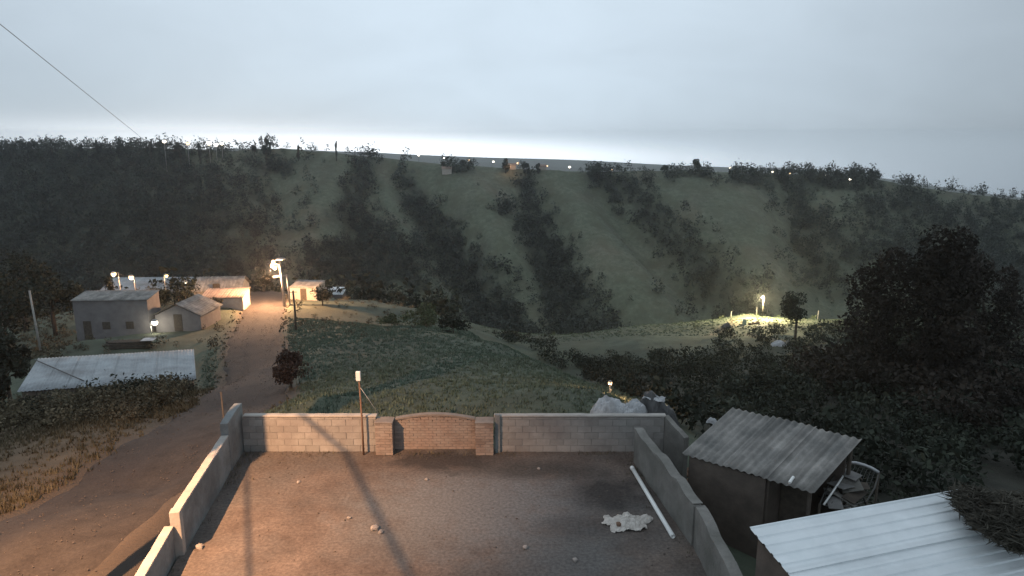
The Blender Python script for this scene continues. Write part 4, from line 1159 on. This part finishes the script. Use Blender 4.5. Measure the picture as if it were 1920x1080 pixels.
gx_ = rgv.uniform(-7.4, 3.7, 2600); gy_ = rgv.uniform(11, 18.9, 2600)
kp = keep_wallfoot(gx_, gy_, rgv) | (rgv.random(2600) < np.clip(0.25 * vnoise(gx_, gy_, 1.3, 6) + 0.05, 0.02, 0.3))
kp &= (gx_ > np.interp(gy_, [6, 12, 13.9, 18, 19.3], [-6.4, -7.0, -7.25, -7.72, -7.8]) + 0.1) & (gx_ < np.interp(gy_, [8, 11.5, 14.3, 18.4], [4.2, 4.12, 4.03, 3.42]) - 0.1)
gravel('gravel', 'small chips of stone and rubble strewn over the yard floor', gx_[kp], gy_[kp], np.zeros(kp.sum()), rgv.uniform(0.010, 0.036, kp.sum()), M_chip, 78)
gy_ = rgv.uniform(12, 84, 3000); gx_ = np.interp(gy_, RP[:, 1], RP[:, 0]) + rgv.normal(0, 1.5, 3000)
gravel('gravel', 'loose stones scattered along the dirt road', gx_, gy_, hz(gx_, gy_), rgv.uniform(0.012, 0.036, 3000), M_chip, 79)
# heap under plastic behind the wall
hb = np.array([3.45, 20.75, h1(3.4, 20.7)])
def heapf(top, tilt=0.0):
    return lambda s, q, r: top * (max(0, 1 - r ** 2.6)) * (1 + tilt * s)
cloth('tarpaulin_heap', 'heap covered with pale crumpled plastic behind the grey block wall', 'heap', hb + np.array([-0.05, 0, -0.1]), 2.2, 1.4, lambda s, q, r: (ztop(1185, 747, 20.7) - hb[2] - 0.05) * max(0, 1 - r ** 6), M_tarp, 4.2, 0.26, 2.6, nx=60, ny=44)
cloth('tarpaulin_heap', 'heap covered with black plastic right of the pale plastic heap', 'heap', hb + np.array([1.15, 0.1, -0.3]), 1.7, 1.4, lambda s, q, r: (ztop(1240, 748, 20.7) - hb[2] + 0.25) * max(0, 1 - r ** 3.5) * (1 - 0.2 * s), M_blacktarp, 6.1, 0.24, 1.8, nx=30, ny=22)
cloth('tarpaulin_scrap', 'white scrap of plastic on top of the black heap', 'plastic sheet', hb + np.array([0.98, 0.0, ztop(1255, 744, 20.7) - hb[2] - 0.08]), 0.75, 0.4, lambda s, q, r: 0.08 * (1 - r), M_tarp, 7.7, 0.10, 2.0, -0.35, nx=14, ny=10)
gq = at_y(1115, 774, 19.5)
cloth('sack', 'small pale green sack behind the wall left of the plastic heap', 'sack', (gq[0], 19.75, h1(gq[0], 19.75) - 0.05), 0.42, 0.35, heapf(1.15), M_greensack, 9.0, 0.05, 2.0, nx=14, ny=12)
wq = np.array([4.95, 17.55, h1(4.95, 17.55)])
cloth('sack', 'torn whitish bag at the foot of the bent wall end beside the shed', 'sack', wq + np.array([0, 0, -0.05]), 0.6, 0.5, heapf(0.95), M_tarp, 10.4, 0.12, 2.0, nx=16, ny=12)
rg = random.Random(3)
for k in range(9):
    x, y = 5.3 + rg.uniform(-0.5, 0.6), 19.0 + rg.uniform(-0.5, 0.8)
    stone('rubble', 'reddish broken brick in the dark rubble pile behind the bent wall end', (x, y, h1(x, y)), rg.uniform(0.12, 0.25), M_brick_plain if 'M_brick_plain' in globals() else M_rustpipe, 30 + k, group='rubble behind the wall end')
cloth('plastic_scrap', 'small white plastic scrap left of the shed roof', 'plastic sheet', at_z(1334, 792, 1.0) * 1.0, 0.3, 0.22, heapf(0.12), M_tarp, 12.0, 0.05, 2.0, nx=10, ny=8)

# ------------------------------------------------------------------ wire cage beside the shed
cg = thing('wire_cage', 'tumbledown wire cage with arched metal tube beside the shed', 'cage')
zk = 0.75
def cgp(px, py, z):
    return at_z(px, py, z)
ring = [cgp(1537, 945, zk - .1), cgp(1545, 925, zk), cgp(1566, 890, zk + .15), cgp(1590, 868, zk + .3), cgp(1620, 872, zk + .3), cgp(1648, 886, zk + .2), cgp(1640, 915, zk), cgp(1625, 940, zk - .1), cgp(1590, 950, zk - .15), cgp(1555, 950, zk - .15)]
tube('arched_tube', [ring[3], (ring[3] + ring[4]) / 2 + np.array([0, 0, 0.03]), ring[4], (ring[4] + ring[5]) / 2 + np.array([0, 0, 0.02]), ring[5]], 0.042, M_galv, cg)
tube('white_tube', [cgp(1545, 946, zk), cgp(1584, 888, zk + .22)], 0.024, M_whiteplastic, cg)
tube('rim', [ring[2], ring[1], ring[0], ring[9], ring[8], ring[7], ring[6], ring[5]], 0.018, M_wire, cg)
for i in (0, 3, 5, 7):
    p = ring[i]
    tube('leg', [p, (p[0], p[1], h1(p[0], p[1]) - 0.1)], 0.028, M_darkwood, cg)
rg = random.Random(9)
cen = sum(ring) / len(ring)
for i in range(9):
    s = i / 8
    a_ = ring[0] * (1 - s) + ring[7] * s; b_ = ring[3] * (1 - s) + ring[5] * s
    m_ = (a_ + b_) / 2 - np.array([0, 0, 0.10 + rg.uniform(0, 0.08)])
    tube('wire', [a_, m_, b_], 0.006, M_wire, cg, 5)
for i in range(7):
    s = i / 6
    a_ = ring[0] * (1 - s) + ring[3] * s; b_ = ring[7] * (1 - s) + ring[5] * s
    m_ = (a_ + b_) / 2 - np.array([0, 0, 0.10 + rg.uniform(0, 0.08)])
    tube('wire', [a_, m_, b_], 0.006, M_wire, cg, 5)
for i in range(12):
    s, q = rg.uniform(0.15, 0.85), rg.uniform(0.15, 0.85)
    p = (ring[0] * (1 - s) + ring[7] * s) * (1 - q) + (ring[3] * (1 - s) + ring[5] * s) * q
    an = rg.uniform(0, 6.28); L_ = rg.uniform(0.15, 0.35)
    e = np.array([math.cos(an) * L_, math.sin(an) * L_, rg.uniform(-0.05, 0.08)])
    tag(tube('stick', [p - e - np.array([0, 0, 0.08]), p + e - np.array([0, 0, 0.05])], rg.uniform(0.012, 0.025), M_darkwood if i % 3 else M_fibre, None, 6), 'loose weathered stick lying in the wire cage', 'stick', 'sticks in the wire cage')
for i in range(7):
    s_, q_ = (0.2 + 0.22 * (i % 3) + rg.uniform(-.05, .05)), (0.2 + 0.26 * (i // 3) + rg.uniform(-.05, .05))
    p = (ring[0] * (1 - s_) + ring[7] * s_) * (1 - q_) + (ring[3] * (1 - s_) + ring[5] * s_) * q_
    L_, w_ = rg.uniform(0.22, 0.42), rg.uniform(0.12, 0.24)
    o = obj('scrap_panel', box_me('scrap_panel', -L_, L_, -w_, w_, -0.008, 0.008), (M_fibre_plain, M_rough, M_darkwood)[i % 3], None, p + np.array([0, 0, 0.02 * i - 0.03]), (rg.uniform(-0.35, 0.35), rg.uniform(-0.3, 0.3), rg.uniform(0, 3)))
    tag(o, 'grey scrap panel lying tilted in the heap inside the wire cage', 'scrap', 'scrap panels in the wire cage')
cloth('plastic_scrap', 'pale scrap wedged between the cage and the white metal roof', 'plastic sheet', at_z(1585, 954, 0.35), 0.28, 0.16, heapf(0.08), M_sack, 14.0, 0.04, 2.0, nx=10, ny=8)

# ------------------------------------------------------------------ hamlet buildings
def gable_house(name, label, c, L, Wd, hw, hr, rz, mw, mr, openings=(), over=0.25, dz=-0.8, cat='house'):
    """ridge along local x; walls, gables, two roof slopes"""
    t = thing(name, label, cat, c, rz)
    x, y = L / 2, Wd / 2
    for nm, (xa, xb, ya, yb) in (('wall', (-x, x, -y, -y + 0.18)), ('wall', (-x, x, y - 0.18, y))):
        obj(nm, box_me(nm, xa, xb, ya, yb, dz, hw), mw, t)
    for s in (-1, 1):
        x0, x1 = (-x, -x + 0.18) if s < 0 else (x - 0.18, x)
        yy = y - 0.182
        v = [(x0, -yy, dz), (x0, yy, dz), (x0, yy, hw), (x0, 0, hw + hr * (yy / y)), (x0, -yy, hw), (x1, -yy, dz), (x1, yy, dz), (x1, yy, hw), (x1, 0, hw + hr * (yy / y)), (x1, -yy, hw)]
        f = [(0, 1, 2, 3, 4), (9, 8, 7, 6, 5), (0, 5, 6, 1), (1, 6, 7, 2), (2, 7, 8, 3), (3, 8, 9, 4), (4, 9, 5, 0)]
        obj('gable_wall', mesh_py('gable_wall', v, f), mw, t)
    for s in (-1, 1):
        P0 = np.array([-x - over, 0.0 if s > 0 else -0.0, hw + hr + 0.06]); Vd_ = np.array([0, s * (y + over), -hr * (y + over) / y])
        sheet('roof_slope', P0 + np.array([0, s * 0.002, 0]), np.array([L + 2 * over, 0, 0]), Vd_, max(6, int(L * 3.2)), 0.03, mr, t, nv=3, per=6, seed=s + 2)
    for (side, u0, u1, z0, z1, kind) in openings:
        if side == 'x':
            o = obj(kind, box_me(kind, x - 0.05, x + 0.03, u0, u1, z0, z1), M_darkwood, t)
        elif side == '-x':
            o = obj(kind, box_me(kind, -x - 0.03, -x + 0.05, u0, u1, z0, z1), M_darkwood, t)
        elif side == '-y':
            o = obj(kind, box_me(kind, u0, u1, -y - 0.03, -y + 0.05, z0, z1), M_darkwood, t)
    return t
def flat_house(name, label, c, L, Wd, h0, h1_, rz, mw, mr, openings=(), over=0.25, dz=-0.8, cat='house', waves=None):
    """monopitch: front (-y) wall h0 high, back wall h1_ high"""
    t = thing(name, label, cat, c, rz)
    x, y = L / 2, Wd / 2
    obj('wall', box_me('wall', -x, x, -y, -y + 0.18, dz, h0), mw, t)
    obj('wall', box_me('wall', -x, x, y - 0.18, y, dz, h1_), mw, t)
    for s in (-1, 1):
        x0, x1 = (-x, -x + 0.18) if s < 0 else (x - 0.18, x)
        yy = y - 0.182
        v = [(x0, -yy, dz), (x1, -yy, dz), (x1, yy, dz), (x0, yy, dz), (x0, -yy, h0), (x1, -yy, h0), (x1, yy, h1_), (x0, yy, h1_)]
        obj('side_wall', mesh_py('side_wall', v, BOXF), mw, t)
    sl = (h1_ - h0) / Wd
    P0 = np.array([-x - over, -y - over, h0 - over * sl + 0.07]); V_ = np.array([0, Wd + 2 * over, (Wd + 2 * over) * sl])
    sheet('roof', P0, np.array([L + 2 * over, 0, 0]), V_, waves or max(8, int(L * 4)), 0.02, mr, t, nv=3, per=6, seed=3)
    for (side, u0, u1, z0, z1, kind) in openings:
        obj(kind, box_me(kind, u0, u1, -y - 0.03, -y + 0.05, z0, z1), M_darkwood, t)
    return t
# long zinc-roofed barn on the left: fit the roof to its outline
p_ll = at_y(32, 735, 36.0); p_ul = at_y(72, 672, 41.5); p_ur = at_y(363, 655, 44.5); p_lr = at_y(368, 712, 38.5)
bn = thing('barn', 'long barn with pale zinc roof below the road bank at the left', 'barn', (p_ll[0], p_ll[1], -8.5))
def rl(p): return np.array(p) - np.array([p_ll[0], p_ll[1], -8.5])
nsh = 8
for k in range(nsh):
    s0, s1 = k / nsh, (k + 1.04) / nsh if k < nsh - 1 else 1.0
    a0 = rl(p_ll + (p_lr - p_ll) * s0); a1 = rl(p_ll + (p_lr - p_ll) * s1)
    b0 = rl(p_ul + (p_ur - p_ul) * s0)
    sheet('roof_sheet', a0 + np.array([0, 0, 0.01 * (k % 2)]), a1 - a0, b0 - a0 + (0 if True else 0), 6, 0.02, M_zinc, bn, nv=4, per=6, kind='sine', seed=k)
def lerp(a, b, s): return a + (b - a) * s
wl, wrr, wu, wur = rl(lerp(p_ll, p_ur, 0.03)), rl(lerp(p_lr, p_ul, 0.03)), rl(lerp(p_ul, p_lr, 0.03)), rl(lerp(p_ur, p_ll, 0.03))
for a_, b_ in ((wl, wrr), (wu, wur), (wl, wu), (wrr, wur)):
    quadwall('wall', a_, b_, -1.5, a_[2] - 0.08, b_[2] - 0.08, 0.2, M_adobe, bn)
ra, rb = at_y(66, 676, 41.0), at_y(158, 716, 37.6)
rd_ = lambda s: ra + (rb - ra) * s + np.array([0, -0.03, 0.07])
tag(tube('rope', [rd_(s) for s in np.linspace(0, 1, 8)], 0.035, M_cable), 'dark rope lying diagonally across the zinc barn roof', 'rope')

c = base_at(216, 63)
hgt = ztop(216, 572, 61) - c[2]
flat_house('house', 'big plain grey block house on the left of the hamlet', (c[0], c[1] + 1, c[2]), 6.6, 2.6, hgt, hgt + 0.3, 0.06, M_greywall, M_fibre, openings=(('-y', -2.6, -1.9, 0.0, 1.7, 'door'), ('-y', -0.9, -0.2, 0.9, 1.6, 'window'), ('-y', 1.2, 1.9, 0.9, 1.6, 'window')), over=0.15, dz=-1.5)
c = base_at(336, 63)
hz_ = ztop(336, 573, 62.5) - c[2]
gable_house('house', 'small gabled house with lamplit right roof slope beside the white lamp', (c[0], c[1] + 2.2, c[2]), 4.0, 4.3, hz_ - 1.05, 1.0, math.pi / 2 - 0.05, M_greywall, M_fibre, openings=(('-x', -0.4, 0.4, 0.0, 1.6, 'door'),), over=0.2)
c = base_at(258, 92)
hz_ = ztop(270, 554, 92) - c[2]
flat_house('house', 'long pale-roofed shed under the two leftmost hamlet lamps', (c[0], c[1] + 2.0, c[2]), 10.5, 5.5, hz_, hz_ + 1.35, 0.03, M_palewall, M_zinc, over=0.3, dz=-2)
c = base_at(405, 82)
hz_ = ztop(405, 549, 80) - c[2]
gable_house('house', 'house with pale roof and orange-lit front behind the roadside', (c[0] + 0.2, c[1] + 1.5, c[2]), 5.2, 4.4, hz_, 1.2, 0.1, M_palewall, M_fibre, openings=(('-y', -0.4, 0.4, 0, 1.5, 'door'),))
c = base_at(416, 72)
hz_ = ztop(424, 558, 72) - c[2]
flat_house('house', 'low lamplit house fronting the road left of the lamp pole', (c[0], c[1] + 1.2, c[2]), 4.2, 3.0, hz_, hz_ + 0.35, 0.12, M_palewall, M_tileroof, over=0.12)
c = base_at(572, 80)
hz_ = ztop(570, 540, 80) - c[2]
flat_house('hut', 'lamplit hut with pale walls just right of the lamp pole', (c[0], c[1] + 1.3, c[2]), 3.2, 2.8, hz_, hz_ + 0.3, -0.1, M_palewall, M_fibre, openings=(('-y', -0.35, 0.4, 0, 1.4, 'door'),), over=0.12)
c = base_at(624, 92)
hz_ = ztop(624, 560, 92) - c[2]
flat_house('hut', 'low hut with a bluish white roof at the right end of the hamlet', (c[0], c[1] + 1.0, c[2]), 2.6, 2.2, max(0.5, hz_ - 0.15), max(0.5, hz_ - 0.15) + 0.45, 0.0, M_greywall, M_white_sheet, over=0.15, dz=-1.5)
c = base_at(247, 56)
t = thing('woodpile', 'long dark woodpile with a pale sheet end in front of the grey house', 'woodpile', c, 0.10)
rg = random.Random(5)
for k in range(16):
    tube('log', [(-1.7 + rg.uniform(-.2, .2), -0.3 + (k % 4) * 0.2, 0.08 + (k // 4) * 0.15), (1.5 + rg.uniform(-.2, .2), -0.3 + (k % 4) * 0.2, 0.08 + (k // 4) * 0.15)], 0.09, M_darkwood, t, 6)
obj('cover_sheet', box_me('cover_sheet', 0.9, 1.9, -0.45, 0.5, 0.66, 0.68), M_tarp, t)
# crest cottages
for px, py, y, lab, w in ((955, 313, 312, 'lamplit cottage wall below the rounded crest tree', 5.5), (1017, 316, 312, 'small pale cottage right of the lamplit crest cottage', 3.0), (838, 318, 304, 'pale hut on the slope below the left crest lights', 4.0)):
    b = base_at(px, y)
    gable_house('cottage', lab, (b[0], b[1], b[2] - 0.2), w, 3.5, 1.7, 0.9, 0.05, M_palewall, M_tileroof)
b = base_at(955, 306)
lp('small lamp in front of the crest cottage', 958, 309, 306, 0.12, E_warm, 500, (0, 0.1, 0), pole_r=0.05)

# ------------------------------------------------------------------ clearing across the gully
b = on_ground(1460, 648)
cloth('tarpaulin', 'crumpled white sheet lying on the slope below the clearing', 'plastic sheet', b, 2.0, 1.2, heapf(0.55), M_tarp, 21.0, 0.2, 1.8, nx=18, ny=12)
cloth('tarpaulin', 'dark sheet beside the crumpled white one below the clearing', 'plastic sheet', b + np.array([1.3, 0.2, 0]), 1.4, 1.1, heapf(0.5), M_blacktarp, 23.0, 0.15, 1.8, nx=14, ny=10)
b = on_ground(1362, 615)
cloth('tarpaulin', 'dark covered pile at the left of the lamplit clearing', 'heap', b, 1.5, 1.2, heapf(0.7), M_blacktarp, 25.0, 0.15, 1.8, nx=14, ny=10)
b = on_ground(1396, 609)
t = thing('barrel', 'upright pale green barrel in the lamplit clearing', 'barrel', b)
obj('drum', mesh_py('drum', *tube_v([(0, 0, -0.05), (0, 0, 0.1), (0, 0, 0.45), (0, 0, 0.8), (0, 0, 0.9)], [0.26, 0.29, 0.31, 0.29, 0.27], 14), smooth=True), M_greensack, t)
obj('lid', mesh_py('lid', *tube_v([(0, 0, 0.9), (0, 0, 0.95)], 0.29, 14)), M_grey_metal, t)
for k, (px, py, lab) in enumerate(((1406, 609, 'reddish lump left of the plank pile in the clearing'), (1413, 608, 'reddish lump in the middle of the plank pile in the clearing'), (1421, 607, 'reddish lump right of the plank pile in the clearing'))):
    stone('rubble', lab, on_ground(px, py), 0.32, M_rustpipe, 60 + k)
b = on_ground(1428, 612)
t = thing('plank_pile', 'pile of pale planks in the lamplit clearing', 'planks', b, 0.2)
for k in range(5):
    obj('plank', box_me('plank', -1.1 + 0.1 * k, 1.0 + 0.12 * k, -0.4 + k * 0.17, -0.26 + k * 0.17, 0.02 + 0.03 * (k % 2), 0.07 + 0.03 * (k % 2)), M_coping, t)
for k, (px, top, yb, lab) in enumerate(((1370, 584, 114, 'left fence post at the edge of the lamplit clearing'), (1418, 576, 118, 'thin post at the back of the lamplit clearing'), (1533, 583, 112, 'pale post right of the small dark tree by the clearing'))):
    b = base_at(px, yb); zt = max(0.8, ztop(px, top, yb) - b[2])
    t = thing('fence_post', lab, 'post', b)
    tube('post', [(0, 0, -0.3), (0.03, 0, zt)], [0.07, 0.05], M_pole, t)
    tube('post_top', [(0.03, 0, zt), (0.03, 0, zt + 0.06)], [0.06, 0.02], M_pole, t)
print('objects', len(bpy.data.objects), 'tris', sum(len(m.polygons) for m in bpy.data.meshes) * 2)
